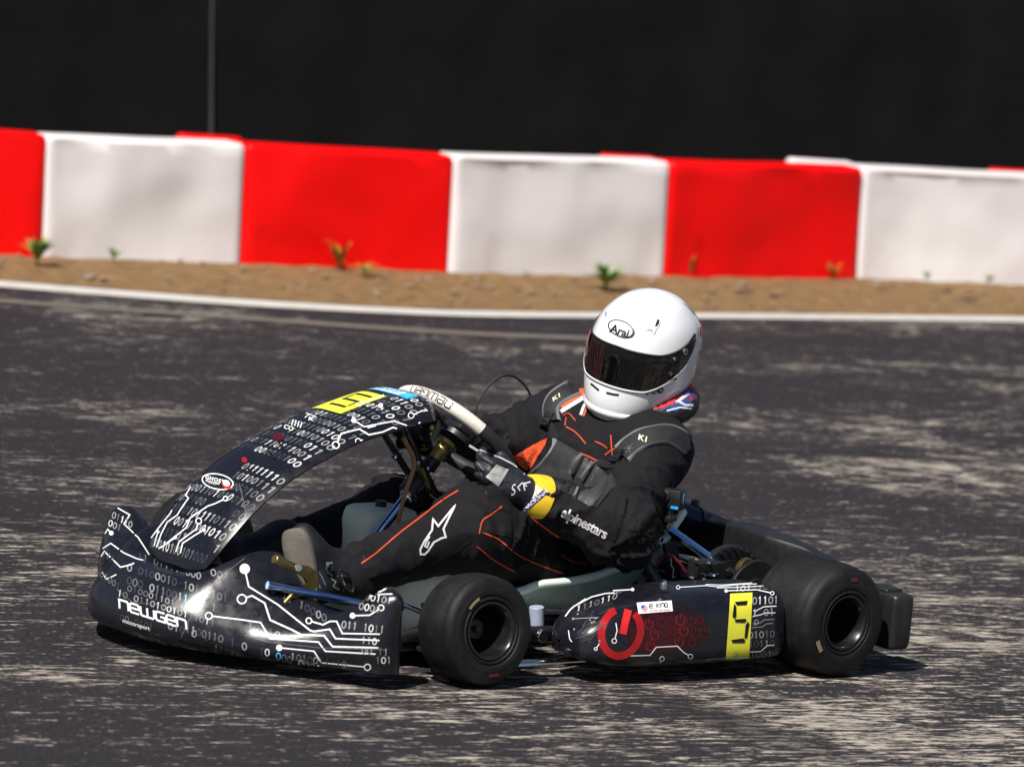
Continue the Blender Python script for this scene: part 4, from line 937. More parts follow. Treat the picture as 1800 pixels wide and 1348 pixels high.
# ---- fuel tank
g = M(); rows = []
for z, x0, x1, hy, cy in ((.045, .76, .95, .115, 0), (.05, .745, .965, .125, 0), (.12, .735, .965, .13, 0), (.19, .745, .955, .115, -.01), (.24, .765, .945, .062, -.078), (.292, .78, .935, .058, -.08), (.304, .80, .92, .048, -.08)):
    row = []
    for t in np.linspace(0, 2 * math.pi, 44, endpoint=False):
        e = .30; cs, sn = math.cos(t), math.sin(t); row.append(((x0 + x1) / 2 + (x1 - x0) / 2 * math.copysign(abs(cs) ** e, cs), cy + hy * math.copysign(abs(sn) ** e, sn), z))
    rows.append(row)
g.grid([list(r) for r in crom(np.array(rows).reshape(7, -1), 26).reshape(26, 44, 3)], mTank, cv=True, capa=True, capb=True); tank = g.build('fuel_tank', kart, auto=60)
g = M(); g.cyl((.86, -.08, .30), (.86, -.08, .318), .014, mBlackP); g.build('tank_cap', tank)

# ---- rear machinery seen between seat and wheel
g = M(); a0 = Y(1172, 925, .24); a1 = Y(1292, 1010, .30); ax_ = nrm(a1 - a0); sd = nrm(np.cross(ax_, (0, 0, 1))); nn = np.cross(sd, ax_)
nn = np.array((.28, .34, .90)); nn = nrm(nn - ax_ * np.dot(nn, ax_)); sd = np.cross(nn, ax_); g.box((a0 + a1) / 2, (np.linalg.norm(a1 - a0) / 2, .0155, .004), mSkyTintChrome, np.column_stack([ax_, sd, nn]), .003); g.box((a0 + a1) / 2 - nn * .008, (np.linalg.norm(a1 - a0) / 2, .004, .006), mChrome, np.column_stack([ax_, sd, nn]), .002); g.build('seat_stay', kart)
g = M(); q = Y(1300, 1016, .315); g.lathe(q, (0, 1, 0), [(0, .014), (.006, .014), (.008, .010), (.013, .008), (.0145, 0), (.013, -.012), (0, -.012)], mOrange, 20); g.cyl(q + np.array((0, .012, 0)), q + np.array((0, .018, 0)), .006, mSteel, 6); g.box(q - ax_ * .022 - np.array((0, .01, 0)), (.016, .012, .010), mBlackP, np.column_stack([ax_, sd, nn]), .003); g.build('stay_bushing', kart)
g = M(); q = Y(1174, 924, .265); g.cyl(q - np.array((0, .02, 0)), q + np.array((0, .006, 0)), .008, mSteel, 12); g.cyl(q - np.array((0, .05, 0)), q - np.array((0, .02, 0)), .018, mBlackP, 16); q2 = Y(1162, 948, .26); g.cyl(q2 - np.array((0, .02, 0)), q2 + np.array((0, .004, 0)), .007, mChrome, 10); g.cyl(q2 - np.array((0, .03, 0.)), q2 - np.array((0, .012, 0)), .015, mBlackP); g.build('seat_mount', kart)
g = M(); g.plate([Y(x, y, .262) for x, y in ((1164, 955), (1186, 950), (1192, 1020), (1176, 1026), (1168, 1000))], (0, .012, 0), mBlackP); D = Dec(g); D.stroke([(1182, 975), (1179, 976), (1180, 995), (1184, 998), (1182, 1014), (1187, 1014)], 1.3, W_); g.build('bracket_plate', kart)
g = M(); g.tube([Y(1113, 945, .25), Y(1140, 995, .27), Y(1160, 1030, .30)], .013, mPowder, 14); g.cyl(Y(1112, 948, .262), Y(1112, 948, .275), .007, mSteel, 8); g.tube([Y(1122, 960, .2), Y(1110, 1040, .2)], .011, mPowder); g.build('seat_strut', kart)
g = M(); q = np.array((.0, .36, .139)); g.lathe(q, (0, 1, 0), [(.03, -.006), (.088, -.006), (.090, -.004), (.090, .004), (.088, .006), (.03, .006)], mCarb, 48, closed=True)
g.lathe(q, (0, 1, 0), [(.022, -.02), (.045, -.018), (.048, .02), (.022, .024)], mPowder, 30); g.build('brake_disc', kart)
g = M(); q = np.array((0, .34, .139)); 
for k in range(28):
    a_ = k * math.pi / 14; g.tube([q + np.array((.10 * math.cos(a_), -.09, .10 * math.sin(a_))), q + np.array((.104 * math.cos(a_), -.06, .104 * math.sin(a_)))], .004, mCarb, 6)
g.lathe(q + np.array((0, -.08, 0)), (0, 1, 0), [(.05, -.01), (.108, -.012), (.110, 0), (.108, .012), (.05, .01)], mCarb, 56, closed=True); g.build('sprocket', kart)
g = M(); c_ = Y(1235, 1000, .33); g.box(c_, (.034, .022, .024), mBlackP, bev=.006); g.box(c_ + np.array((-.01, .024, .004)), (.018, .004, .014), mPowder, bev=.003)
for dx in (-.018, .018): g.tube([c_ + np.array((dx, .026, .02)), c_ + np.array((dx, .03, -.016))], .0022, mSteel, 8)
g.tube([c_ + np.array((-.036, .028, -.004)), c_ + np.array((0, .034, -.010)), c_ + np.array((.034, .03, -.004))], .0022, mSteel, 8, samples=10); g.cyl(c_ + np.array((-.02, .0, .024)), c_ + np.array((-.02, 0, .032)), .005, mSteel, 8); g.build('brake_caliper', kart)
g = M(); q = Y(1312, 1003, .33); g.lathe(q, (0, 1, 0), [(.022, -.009), (.032, -.009), (.033, 0), (.032, .009), (.022, .009)], mGold, 30, closed=True); g.cyl(q + np.array((-.03, .01, .004)), q + np.array((-.03, .03, .004)), .009, mSteel, 6); g.build('bearing_carrier', kart)
g = M(); c_ = Y(1262, 1008, .36); g.lathe(c_ - np.array((0, .03, 0)), (0, 1, 0), [(.0, -.01), (.028, -.01), (.03, 0), (.026, .012), (.03, .018), (.026, .03), (0, .032)], mPowder, 24); D = Dec(g); g.build('axle_collar', kart)
g = M(); g.tube([Y(1205, 1005, .34), Y(1190, 985, .33), Y(1170, 975, .31), Y(1150, 1000, .28), Y(1140, 1035, .26)], .0045, mat('red_brake_hose', (.10, .006, .008), .4), 8, samples=24); g.build('brake_hose', kart)
g = M()
for x, y in ((1226, 984), (1248, 990), (1256, 1012), (1218, 1016), (1240, 1020)):
    q = Y(x, y, .365); g.cyl(q - np.array((0, .012, 0)), q + np.array((0, .003, 0)), .0045, mSteel, 6, .0006); g.cyl(q - np.array((0, .006, 0)), q - np.array((0, .003, 0)), .0065, mChrome, 10, .0004)
g.box(Y(1238, 1003, .355), (.03, .006, .020), mPowder, bev=.003); g.build('caliper_bridge', kart)
g = M(); g.plate([Y(x, y, .30) for x, y in ((1262, 990), (1290, 984), (1316, 1002), (1330, 1030), (1290, 1032), (1268, 1020))], (0, -.010, 0), mPowder); g.build('bearing_plate', kart)
g = M(); g.tube([Y(1133, 1005, .22), Y(1180, 1012, .24), Y(1250, 1030, .28)], .010, mNavy, 12, samples=14); g.tube([Y(1165, 965, .15), Y(1225, 990, .20), Y(1290, 1008, .25)], .007, mSteel, 10, samples=14); g.build('cross_tube', kart)
# silencer with clamp, intake pipe
g = M(); a0 = Y(1186, 903, -.05); a1 = Y(1262, 940, -.05); ax_ = nrm(a1 - a0); L_ = np.linalg.norm(a1 - a0)
g.lathe(a0 - ax_ * .04, ax_, [(0, 0), (.034, 0), (.041, .008), (.041, L_ + .03), (.043, L_ + .034), (.043, L_ + .042), (.036, L_ + .044), (.033, L_ + .02), (0, L_ + .02)], mNavy, 36); sil = g.build('silencer', kart)
g = M(); cc = a0 + ax_ * L_ * .42; g.lathe(cc - ax_ * .007, ax_, [(.0415, 0), (.0445, 0), (.0445, .014), (.0415, .014)], mBlackP, 36, closed=True); g.box(cc + np.array((0, .0, .05)), (.010, .006, .010), mBlackP, bev=.002); g.build('clamp', sil)
g = M(); g.tube([Y(1140, 975, .0), Y(1195, 1000, .0), Y(1250, 1010, .02)], .019, mNavy, 16, samples=16); g.tube([Y(1090, 930, -.1), Y(1150, 955, -.05), Y(1205, 960, 0.)], .014, mPowder, samples=12); g.build('exhaust_pipe', kart)
g = M(); c_ = np.array((.10, -.30, .17))
for k in range(7): g.box(c_ + np.array((0, 0, .012 * k)), (.05, .05, .0035), mSteel, bev=.002)
g.box(c_ - np.array((0, 0, .06)), (.075, .06, .055), mBlackP, bev=.012); g.cyl(c_ + np.array((0, 0, .08)), c_ + np.array((0, 0, .115)), .03, mNavy); g.box(c_ + np.array((-.09, 0, .02)), (.03, .035, .035), mBlackP, bev=.01); g.build('engine', kart)
g = M(); g.tube([Y(838, 800, -.38), Y(833, 740, -.38), Y(850, 690, -.38), Y(890, 659, -.38), Y(926, 682, -.38), Y(941, 735, -.38), Y(944, 800, -.37), Y(946, 900, -.30)], .0032, mGrip, 10, samples=70); g.build('throttle_cable', kart)

# ---- small camera clamped behind the driver's elbow
cq = Y(1178, 876, .31); ce = empty('action_camera', cq - np.array((0, 0, .036)), 'small black cube camera with blue corner mark mounted beside the seat behind the elbow', 'camera'); cb = np.array(ce.location)
fwd = nrm((.93, .37, .0)); lft = np.array((-fwd[1], fwd[0], 0)); RM = np.column_stack([fwd, lft, (0, 0, 1.)])
g = M(); g.box(cq, (.016, .034, .025), mBlackP, RM, .004); g.box(cq + fwd * .0165 + lft * .022 - np.array((0, 0, .018)), (.0008, .010, .0035), mCamBlue, RM, .0003); g.box(cq + lft * .0345 + np.array((0, 0, .006)) - fwd * .004, (.002, .0006, .012), mCamBlue, RM, .0002); g.build('body', ce, cb)
g = M(); lc = cq + fwd * .016 - lft * .008 + np.array((0, 0, .006)); g.cyl(lc, lc + fwd * .006, .015, mBlackP, 24); g.cyl(lc + fwd * .005, lc + fwd * .0068, .010, mLens, 24); g.build('lens', ce, cb)
g = M(); g.cyl(cq - np.array((0, 0, .045)), cq - np.array((0, 0, .024)), .010, mBlackP); g.box(cq - np.array((0, 0, .048)), (.02, .016, .008), mBlackP, RM, .003); g.tube([cq - np.array((0, 0, .05)), Y(1168, 915, .23)], .008, mBlackP); g.build('mount', ce, cb)
# ================================================================== DRIVER
PB = np.array((.30, 0, .075))   # seat contact under the pelvis
HC = Y(1132, 612, .035)         # helmet centre
shL = np.array((.205, .158, .468)); shR = np.array((.205, -.19, .49))
elL = Y(1085, 925, .315); wrL = Y(954, 881, .226)
elR = Y(866, 792, -.30); wrR = np.array((.69, -.185, .47))
kneeL = Y(832, 932, .16); ankL = Y(628, 1000, .205); kneeR = Y(690, 908, -.20); ankR = Y(505, 962, -.16)
hipL = np.array((.40, .095, .165)); hipR = np.array((.40, -.095, .165))
SEG = [(shL, elL, .088, .074), (elL, wrL, .074, .053), (shR, elR, .085, .07), (elR, wrR, .07, .047), (hipL, kneeL, .100, .088), (kneeL, ankL, .088, .060), (hipR, kneeR, .100, .085), (kneeR, ankR, .085, .056)]
tors = [ellip((.30, 0, .18), (.17, .165, .115)), ellip((.265, 0, .29), (.125, .165, .16)), ellip((.22, 0, .405), (.135, .185, .15)), cap((.185, -.155, .475), (.185, .145, .468), .080, .080), (cap((.17, .01, .50), (HC[0] - .01, HC[1], HC[2] - .06), .072, .062), .05), (ellip(HC + np.array((0, 0, .01)), (.10, .08, .115)), .03)]
sg = [cap(a, b, r1, r2) for a, b, r1, r2 in SEG]
bunch = [cap(kneeL + (kneeL - ankL) * .02, kneeL, .090, .090), cap(elL, elL + np.array((-.01, 0, -.012)), .078, .078)]
fig = smin(tors + [(s, .07 if i % 2 == 0 else .045) for i, s in enumerate(sg)] + bunch, .06)
P, F = sdf_mesh(fig, (-.06, -.46, .03), (1.36, .46, .84), .0062)
P = smooth_mesh(P, F, 1); N_ = vnormals(P, F)
# cloth folds: ridges that run across each limb, strongest towards the joints
def fold(p, nn):
    best = None
    for i, (a, b, r1, r2) in enumerate(SEG):
        ab = b - a; t = np.clip(np.dot(p - a, ab) / (ab @ ab), 0, 1); d = np.linalg.norm(p - a - t * ab) - (r1 + (r2 - r1) * t)
        if best is None or d < best[0]: best = (d, i, t, ab)
    d, i, t, ab = best; L_ = np.linalg.norm(ab); ax_ = ab / L_; s = t * L_
    if d > .05:   # torso
        q = Vector((p[0] * 6, p[1] * 9, p[2] * 17)); r_ = 1 - abs(noise.noise(q)) * 2.2; return .010 * max(0, r_) ** 2 - .002
    u = nrm(np.cross(ax_, (0, 0, 1))); w_ = np.cross(ax_, u); a_ = math.atan2(np.dot(nn, w_), np.dot(nn, u))
    q = Vector((s * 17 + .9 * math.sin(a_ + i), math.cos(a_) * .9 + i * 7, math.sin(a_) * .9)); r_ = max(0, 1 - abs(noise.noise(q)) * 2.4) ** 2.2
    q2 = Vector((s * 30 + 1.5 * math.cos(a_ * 1 + i), math.cos(a_) * 1.6 + i * 3, math.sin(a_) * 1.6)); r2_ = max(0, 1 - abs(noise.noise(q2)) * 2.6) ** 2
    joint = 1 - min(1, min(t, 1 - t) * L_ / .16) if i not in (0, 2, 4, 6) else 1 - min(1, (1 - t) * L_ / .2)
    k = .35 + .9 * joint
    return (k * (.0135 * r_ + .004 * r2_) - .0025) * (.5 if i in (5, 7) else 1)
dsp = np.array([fold(p, n) for p, n in zip(P, N_)]); P = P + N_ * dsp[:, None]
body = M(); body.add(P, [tuple(f) for f in F], mSuit); bb = body.bvh(); D = Dec(body, bb, .0012)
def seam(pts, w=2.2, m=None): D.stroke(crom(pts, max(8, len(pts) * 5)), w, m or mSuitO, step=4, maxd=.05)
# piping along legs, sleeves and chest
seam([(612, 1010), (630, 994), (662, 971), (702, 937), (742, 907), (777, 880), (806, 862)], 2.4); seam([(480, 925), (520, 905), (560, 892), (590, 878)], 2.2)
seam([(882, 890), (862, 905), (848, 915), (842, 938)], 2.2); seam([(848, 935), (880, 950), (910, 975), (950, 993), (990, 1008)], 2.); seam([(838, 960), (870, 985), (905, 1004)], 1.6)
seam([(924, 890), (936, 910), (958, 927), (985, 945)], 2.2); seam([(985, 975), (1010, 988), (1030, 990)], 1.5)
seam([(980, 775), (1000, 790), (1030, 800), (1052, 811)], 2.2); seam([(995, 750), (1012, 760), (1030, 780)], 2.); seam([(1045, 775), (1060, 782), (1068, 788)], 1.8); seam([(1074, 765), (1076, 790), (1078, 812)], 2.2); seam([(1064, 800), (1078, 790), (1094, 786)], 2.); seam([(1055, 872), (1062, 862), (1068, 858)], 2.2)
seam([(990, 730), (1000, 727), (1012, 740)], 1.6); seam([(996, 733), (993, 748)], 1.6)
# dark seams and pocket lines
for q in ([(845, 845), (860, 880), (868, 925), (860, 985)], [(848, 935), (905, 945), (960, 970)], [(905, 950), (940, 980), (985, 990)], [(640, 1035), (700, 1020), (770, 985), (830, 950)]): seam(q, 1.4, mBlackInk)
# leg logo: outlined pointed star
star = [(800, 889), (790, 908), (779, 930), (783, 944), (775, 946), (762, 953), (752, 968), (746, 974), (739, 974), (738, 966), (745, 952), (759, 932), (761, 913), (770, 925), (784, 908)]
D.stroke(star, 3.4, mSilverCloth, True, step=4); D.stroke([(755, 943), (749, 952), (746, 960), (750, 962), (754, 952)], 2.6, mSilverCloth)
# sleeve lettering, white outline with black core
for bold, m, o in ((.022, mSilverCloth, .0016),): D.text('alpinestars', (985, 906), (20.5, 10.6), (7, -24), m, off=o, bold=bold, sub=5, spacing=.92, shear=.2)
# orange panels: right underarm and both shoulders
D.fan([(904, 802), (926, 788), (964, 768), (958, 784), (946, 802), (936, 820), (926, 826), (913, 818)], (936, 799), mSuitOr, 5, off=.0012)
D.fan([(985, 712), (992, 696), (1010, 684), (1032, 682), (1034, 692), (1020, 700), (1002, 712), (990, 722)], (1008, 698), mSuitOr, 4, off=.0012); D.stroke([(986, 724), (1004, 713), (1022, 702), (1034, 694)], 7, mFlagW, step=4)
D.stroke([(1168, 776), (1185, 776), (1200, 784)], 6, mSuitOr, step=4)
D.stroke([(1021, 730), (1026, 716), (1034, 702)], 5, mSilverCloth, step=4); D.stroke([(1026, 732), (1031, 718), (1037, 706)], 3, mSuitOr, step=4)
person = body.build('person', base=PB, auto=0, weld=False)
tag(person, 'driver in black race suit and white full face helmet seated in the kart', 'person')

# ---- raised pieces of cloth laid over the torso
def pad(name, px, th, m, nu=14, nv=10, parent=person, lip=None):
    """quilted panel over the suit: pixel quad corners mapped to the body, with thickness th"""
    h = hitter(bb); g = M(); T = []; B = []
    for j in range(nv + 1):
        rt = []; rb = []
        for i in range(nu + 1):
            q = quadpx(px, i / nu, j / nv); r = h(*q)
            if r is None: r = lastr
            lastr = r; e = min(i, nu - i, j, nv - j) / 2; k = th * (min(1, e) ** .5 if e < 1 else 1)
            rt.append(r[0] + r[1] * (k + .0015)); rb.append(r[0] - r[1] * .004)
        T.append(rt); B.append(rb)
    for _ in range(2):
        A_ = np.array(T); A_[1:-1, 1:-1] = .5 * A_[1:-1, 1:-1] + .125 * (A_[:-2, 1:-1] + A_[2:, 1:-1] + A_[1:-1, :-2] + A_[1:-1, 2:]); T = A_
    T = [list(r) for r in T]; g.grid(T, m); lp = lambda G_: G_[0] + [r[-1] for r in G_[1:]] + G_[-1][-2::-1] + [r[0] for r in G_[-2:0:-1]]
    g.grid([lp(T), lp(B)], m, cv=True); return g
def ribbon(g, pts, w, th, m, n=24):
    """raised strap following pixel centre line"""
    h = hitter(bb); C_ = crom(pts, n); rows = []; last = None
    for i, c in enumerate(C_):
        t = nrm(C_[min(i + 1, n - 1)] - C_[max(i - 1, 0)]); nn = np.array((-t[1], t[0])); r = h(*c) or last
        if r is None: continue
        last = r; row = []
        l = h(*(c + nn * w / 2)) or r; q = h(*(c - nn * w / 2)) or r
        for a, k in ((l, -.003), (l, th * .6), (r, th), (q, th * .6), (q, -.003)):
            row.append(a[0] + r[1] * k)
        rows.append(row)
    if len(rows) > 1:
        A_ = np.array(rows)
        for _ in range(3): A_[1:-1] = .5 * A_[1:-1] + .25 * (A_[:-2] + A_[2:])
        rows = A_.tolist(); g.grid(rows, m, cv=True, capa=True, capb=True)
    return g
vest = pad('v', [(980, 772), (1027, 800), (996, 868), (936, 836)], .010, mVest).build('chest_protector', person, PB, auto=60)
g = pad('v2', [(1027, 802), (1048, 812), (1012, 876), (998, 868)], .007, mStrap); ribbon(g, [(1044, 812), (1030, 832), (1018, 852), (1009, 876)], 6, .013, mVestPipe); ribbon(g, [(978, 772), (974, 790), (958, 812), (937, 834)], 6, .012, mVestPipe); g.build('piping_panel', vest, PB, auto=60)
g = pad('v3', [(1048, 815), (1074, 842), (1036, 890), (1012, 876)], .007, mMesh); g.build('mesh_panel', vest, PB, auto=60)
g = pad('v4', [(1074, 830), (1086, 850), (1050, 892), (1037, 888)], .004, mVest); g.build('side_panel', vest, PB, auto=60)
for nm, line, w_, buck, web in (('L', [(1094, 800), (1112, 782), (1140, 768), (1178, 764), (1210, 784)], 30, (1089, 806), [(1088, 808), (1074, 818), (1052, 812)]), ('R', [(972, 742), (968, 722), (976, 704), (996, 690), (1014, 682)], 26, (967, 740), [(966, 744), (974, 760), (978, 772)])):
    g = M(); ribbon(g, line, w_, .011, mStrap)
    L2 = np.array(line, float); d = np.array([nrm(L2[min(i + 1, 4)] - L2[max(i - 1, 0)]) for i in range(5)]); nn = np.column_stack([-d[:, 1], d[:, 0]])
    for s_ in (-1, 1): ribbon(g, L2 + nn * s_ * w_ * .5, 3.4, .010, mVestPipe)
    D2 = Dec(g, None, .001)
    if nm == 'L':
        D2.text('K1', (1121, 772), (15, 5), (0, -14), mat('cream_print', (.62, .60, .45), .6), bold=.03, shear=.2); D2.stroke([(1100, 796), (1112, 780)], 1.2, G[1]); D2.stroke([(1104, 782), (1108, 796)], 1.2, G[1]); D2.stroke([(1098, 788), (1114, 788)], 1.2, G[1])
    else: D2.text('K1', (972, 706), (13, -9), (-2, -9), mat('cream_print', (.62, .60, .45), .6), bold=.03)
    st_ = g.build('shoulder_strap', person, PB, auto=60)
    g = M(); r = hitter(bb)(*buck)
    if r:
        n = r[1]; t = nrm(np.array(Y(line[1][0], line[1][1], r[0][1])) - r[0]); t = nrm(t - n * np.dot(t, n)); sd = np.cross(n, t); RM = np.column_stack([t, sd, n])
        g.box(r[0] + n * .012, (.020, .014, .005), mBlackP, RM, .003)
        for k in (-1, 1): g.box(r[0] + n * .0175 + t * .007 * k, (.003, .012, .002), mPowder, RM, .001)
        g.box(r[0] + n * .0175 - t * .016, (.003, .016, .003), mPowder, RM, .001); g.build('buckle', st_, PB)
    g = M(); ribbon(g, web, 12, .005, mStrap, 14); g.build('webbing', person, PB)

# ---- collar under the helmet
g = M(); cc = HC + np.array((-.025, -.0, -.140)); rows = []
for a_ in np.linspace(R(-155), R(155), 60):
    ca = a_ + math.pi    # open at the front
    ctr_ = cc + np.array((.094 * math.cos(ca), .108 * math.sin(ca), .024 * -math.cos(ca))); out = np.array((math.cos(ca), math.sin(ca), 0)); rr = .034 * (1 - .25 * (abs(a_) / R(155)) ** 4)
    rows.append([ctr_ + out * rr * 1.0 * math.cos(t) + np.array((0, 0, 1)) * rr * 1.15 * math.sin(t) for t in np.linspace(0, 2 * math.pi, 20, endpoint=False)])
q_ = [[r[(j + 14) % 20] for j in range(20)] for r in rows]; g.grid([r[8:] + r[:1] for r in q_], mFlagR); g.grid([r[:9] for r in q_], mStrap); g.add(rows[0], [tuple(range(20))], mStrap, False); g.add(rows[-1], [tuple(range(20))], mStrap, False); D3 = Dec(g, None, .001)
D3.fan([(1176, 716), (1190, 704), (1202, 714), (1188, 724)], (1189, 714), mFlagB, 4); D3.fan([(1206, 676), (1222, 690), (1224, 704), (1214, 696)], (1216, 691), mFlagB, 4); D3.fan([(1088, 742), (1110, 730), (1150, 732), (1128, 744)], (1118, 737), mFlagB, 2); D3.stroke([(1100, 742), (1150, 728), (1165, 735)], 4, mFlagW); D3.stroke([(1188, 708), (1212, 690)], 5, mFlagW); D3.fan([(1192, 706), (1212, 694), (1216, 708), (1200, 712)], (1205, 704), mFlagB, 2); D3.stroke([(1190, 704), (1204, 712), (1218, 712)], 4, mFlagW); D3.fan([(1196, 690), (1206, 680), (1212, 690), (1200, 698)], (1204, 690), mFlagB, 2); D3.stroke([(1172, 722), (1195, 716), (1215, 718)], 3, mFlagW); D3.stroke([(1160, 722), (1180, 712)], 4, mFlagB); D3.stroke([(1060, 745), (1086, 736)], 5, mFlagW)
D3.stroke([(1150, 748), (1190, 736), (1212, 722), (1226, 702), (1222, 690)], 9, mStrap, step=3)
g.build('neck_collar', person, PB, auto=60)

# ---- helmet
yaw, pit, rol = R(21), R(9), R(-9)
Fv = np.array((math.cos(yaw) * math.cos(pit), math.sin(yaw) * math.cos(pit), -math.sin(pit))); Lv = nrm(np.cross((0, 0, 1), Fv)); Uv = np.cross(Fv, Lv)
Lv, Uv = Lv * math.cos(rol) + Uv * math.sin(rol), -Lv * math.sin(rol) + Uv * math.cos(rol)
HS = 1.05
lev = [(.140, .001, .001, .001), (.137, .035, .040, .045), (.125, .066, .075, .082), (.105, .090, .104, .110), (.075, .112, .129, .133), (.035, .125, .145, .148), (0., .129, .150, .152), (-.04, .128, .153, .148), (-.075, .123, .158, .136), (-.105, .115, .160, .120), (-.130, .106, .156, .105), (-.147, .097, .146, .092), (-.152, .088, .134, .082), (-.148, .080, .124, .074)]
LV = crom(lev, 90)
def hel(z, phi, off=0.):
    """helmet surface in world space: height z and azimuth phi (0 = front, + = left)"""
    o = np.argsort(LV[:78, 0]); w_, f_, b_ = (np.interp(z, LV[:78][o, 0], LV[:78][o, i]) for i in (1, 2, 3)); return help(z, w_, f_, b_, phi, off)
def help(z, w_, f_, b_, phi, off):
    c, s = math.cos(phi), math.sin(phi); x = (f_ if c > 0 else b_) * math.copysign(abs(c) ** .94, c); y = w_ * math.copysign(abs(s) ** .94, s); zz = z + (.0 if z > 0 else -z * .45 * max(0, -x) / .15 * .75)
    r = math.hypot(x, y) + 1e-9; x += x / r * off; y += y / r * off
    return HC + HS * (Fv * x + Lv * (y * .965) + Uv * zz)
g = M(); A = [[help(z, w_, f_, b_, p, 0) for p in np.linspace(0, 2 * math.pi, 96, endpoint=False)] for z, w_, f_, b_ in LV]; g.grid(A, mHelmet, cv=True)
# chin ridge, rear spoiler and crown vent as shaped lips
rows = []
for p in np.linspace(-1.5, 1.5, 50): rows.append([hel(z, p, k) for z, k in ((-.118, .000), (-.123, .0045), (-.128, .0055), (-.134, .0045), (-.139, 0.))])
g.grid(rows, mHelmet)
rows = []
for p in np.linspace(R(118), R(242), 40):
    e = math.sin((p - R(118)) / R(124) * math.pi) ** .5; rows.append([hel(z, p, k * e) for z, k in ((.098, -.004), (.09, .006), (.062, .013), (.03, .012), (.012, .009), (.008, -.003))])
g.grid(rows, mHelmet)
hb = g.bvh(); D4 = Dec(g, hb, .0009)
D4.ell((1092.5, 578.5), (23.5, 8.), (-2.5, 14.5), mBlackInk, 32, off=.0012); D4.ell((1091.5, 578), (20.2, 6.9), (-2.1, 12.0), mat('white_badge', (.78, .78, .80), .3), 32, off=.0015)
D4.text('Arai', (1072, 583), (19.5, 7.0), (3.4, -20.5), mBlackInk, off=.0018, bold=.035, shear=.15, spacing=.95, sub=4); D4.text('HELMET', (1079, 588.), (5.2, 2.0), (.8, -5.0), G[2], off=.0018, spacing=1.2)
D4.fan([(1153, 568), (1155, 562), (1159, 562), (1158, 569), (1154, 574), (1151, 574)], (1155, 568), mBlackInk, 2); D4.fan([(1135, 582), (1141, 578), (1147, 580), (1149, 585), (1143, 581)], (1143, 581), mHelmetGrey, 1); D4.fan([(1161, 566), (1163, 560), (1160, 572), (1149, 592), (1150, 585)], (1156, 576), mHelmetGrey, 1)
D4.fan([(1063, 550), (1066, 547), (1068, 552), (1064, 558)], (1065, 552), mHelmetGrey, 1); D4.stroke([(1070, 532), (1066, 540)], 2, mBlackInk)
D4.stroke([(1200, 532), (1215, 545), (1227, 560), (1232, 566)], 1., mHelmetGrey)
D4.stroke([(1039, 674), (1046, 680), (1053, 686)], 3.4, mBlackInk); D4.stroke([(1066, 690), (1078, 693), (1088, 694)], 3.6, mBlackInk)
D4.ell((1186, 665), (3, 0), (0, 3), mBlackInk, 12); D4.stroke([(1230, 575), (1232, 592)], 2.5, mRedInk)
helm = g.build('helmet', person, PB, auto=50)
# visor
def zt(p): return .036 - .006 * abs(p) + .042 * max(0, abs(p) - .8) ** 1.5
def zb_(p): return -.054 + .082 * max(0, abs(p) - .62) ** 1.5 
g = M(); rows = []; PH = 1.74
for p in np.linspace(-PH, PH, 90):
    a, b = zb_(p), zt(p); e = max(0, (abs(p) - 1.38) / (PH - 1.38)); mid_ = (a + b) / 2 + .012 * e; hh = (b - a) / 2 * math.sqrt(max(.02, 1 - e ** 2.2)); rows.append([hel(mid_ + hh * s, p, .0045 - .004 * (abs(s) > .999)) for s in (-1.0, -.985, -.8, -.6, -.4, -.2, 0, .2, .4, .6, .8, .985, 1.0)])
g.grid(rows, mVisor); vb = g.bvh(); D5 = Dec(g, vb, .0006)
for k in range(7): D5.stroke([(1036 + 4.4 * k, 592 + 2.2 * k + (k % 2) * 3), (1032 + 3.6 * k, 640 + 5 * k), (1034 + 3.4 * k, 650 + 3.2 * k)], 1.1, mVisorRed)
vis = g.build('visor', helm, PB, auto=60)
g = M(); 
for edge_ in (0, 1):
    rows = [hel((zb_(p) - .003) if edge_ == 0 else (zt(p) + .003), p, .0028) for p in np.linspace(-1.5, 1.5, 60)]; g.tube(rows, .0024, mGasket if edge_ else mHelmet, 8)
g.build('visor_gasket', helm, PB)
h_ = hitter(vb); hh = hitter(hb)
for nm, x, y, r_, m, t_ in (('visor_screw', 1203, 618, .0088, mSteel, .006), ('visor_screw', 1185, 631, .0048, mSteel, .004), ('visor_stud', 1178, 657, .006, mBlackP, .005), ('visor_latch', 1160, 685, .0085, mBlackP, .006), ('visor_latch', 1149, 688, .006, mBlackP, .006), ('visor_latch', 1138, 690, .005, mBlackP, .006)):
    q = (h_(x, y) if nm != 'visor_latch' else None) or hh(x, y)
    if q:
        g = M(); g.cyl(q[0] - q[1] * .002, q[0] + q[1] * t_, r_, m, 20); g.cyl(q[0] + q[1] * t_ * .8, q[0] + q[1] * (t_ + .0012), r_ * .45, mSteel if m is mBlackP else mRim, 10); g.build(nm, helm, PB)

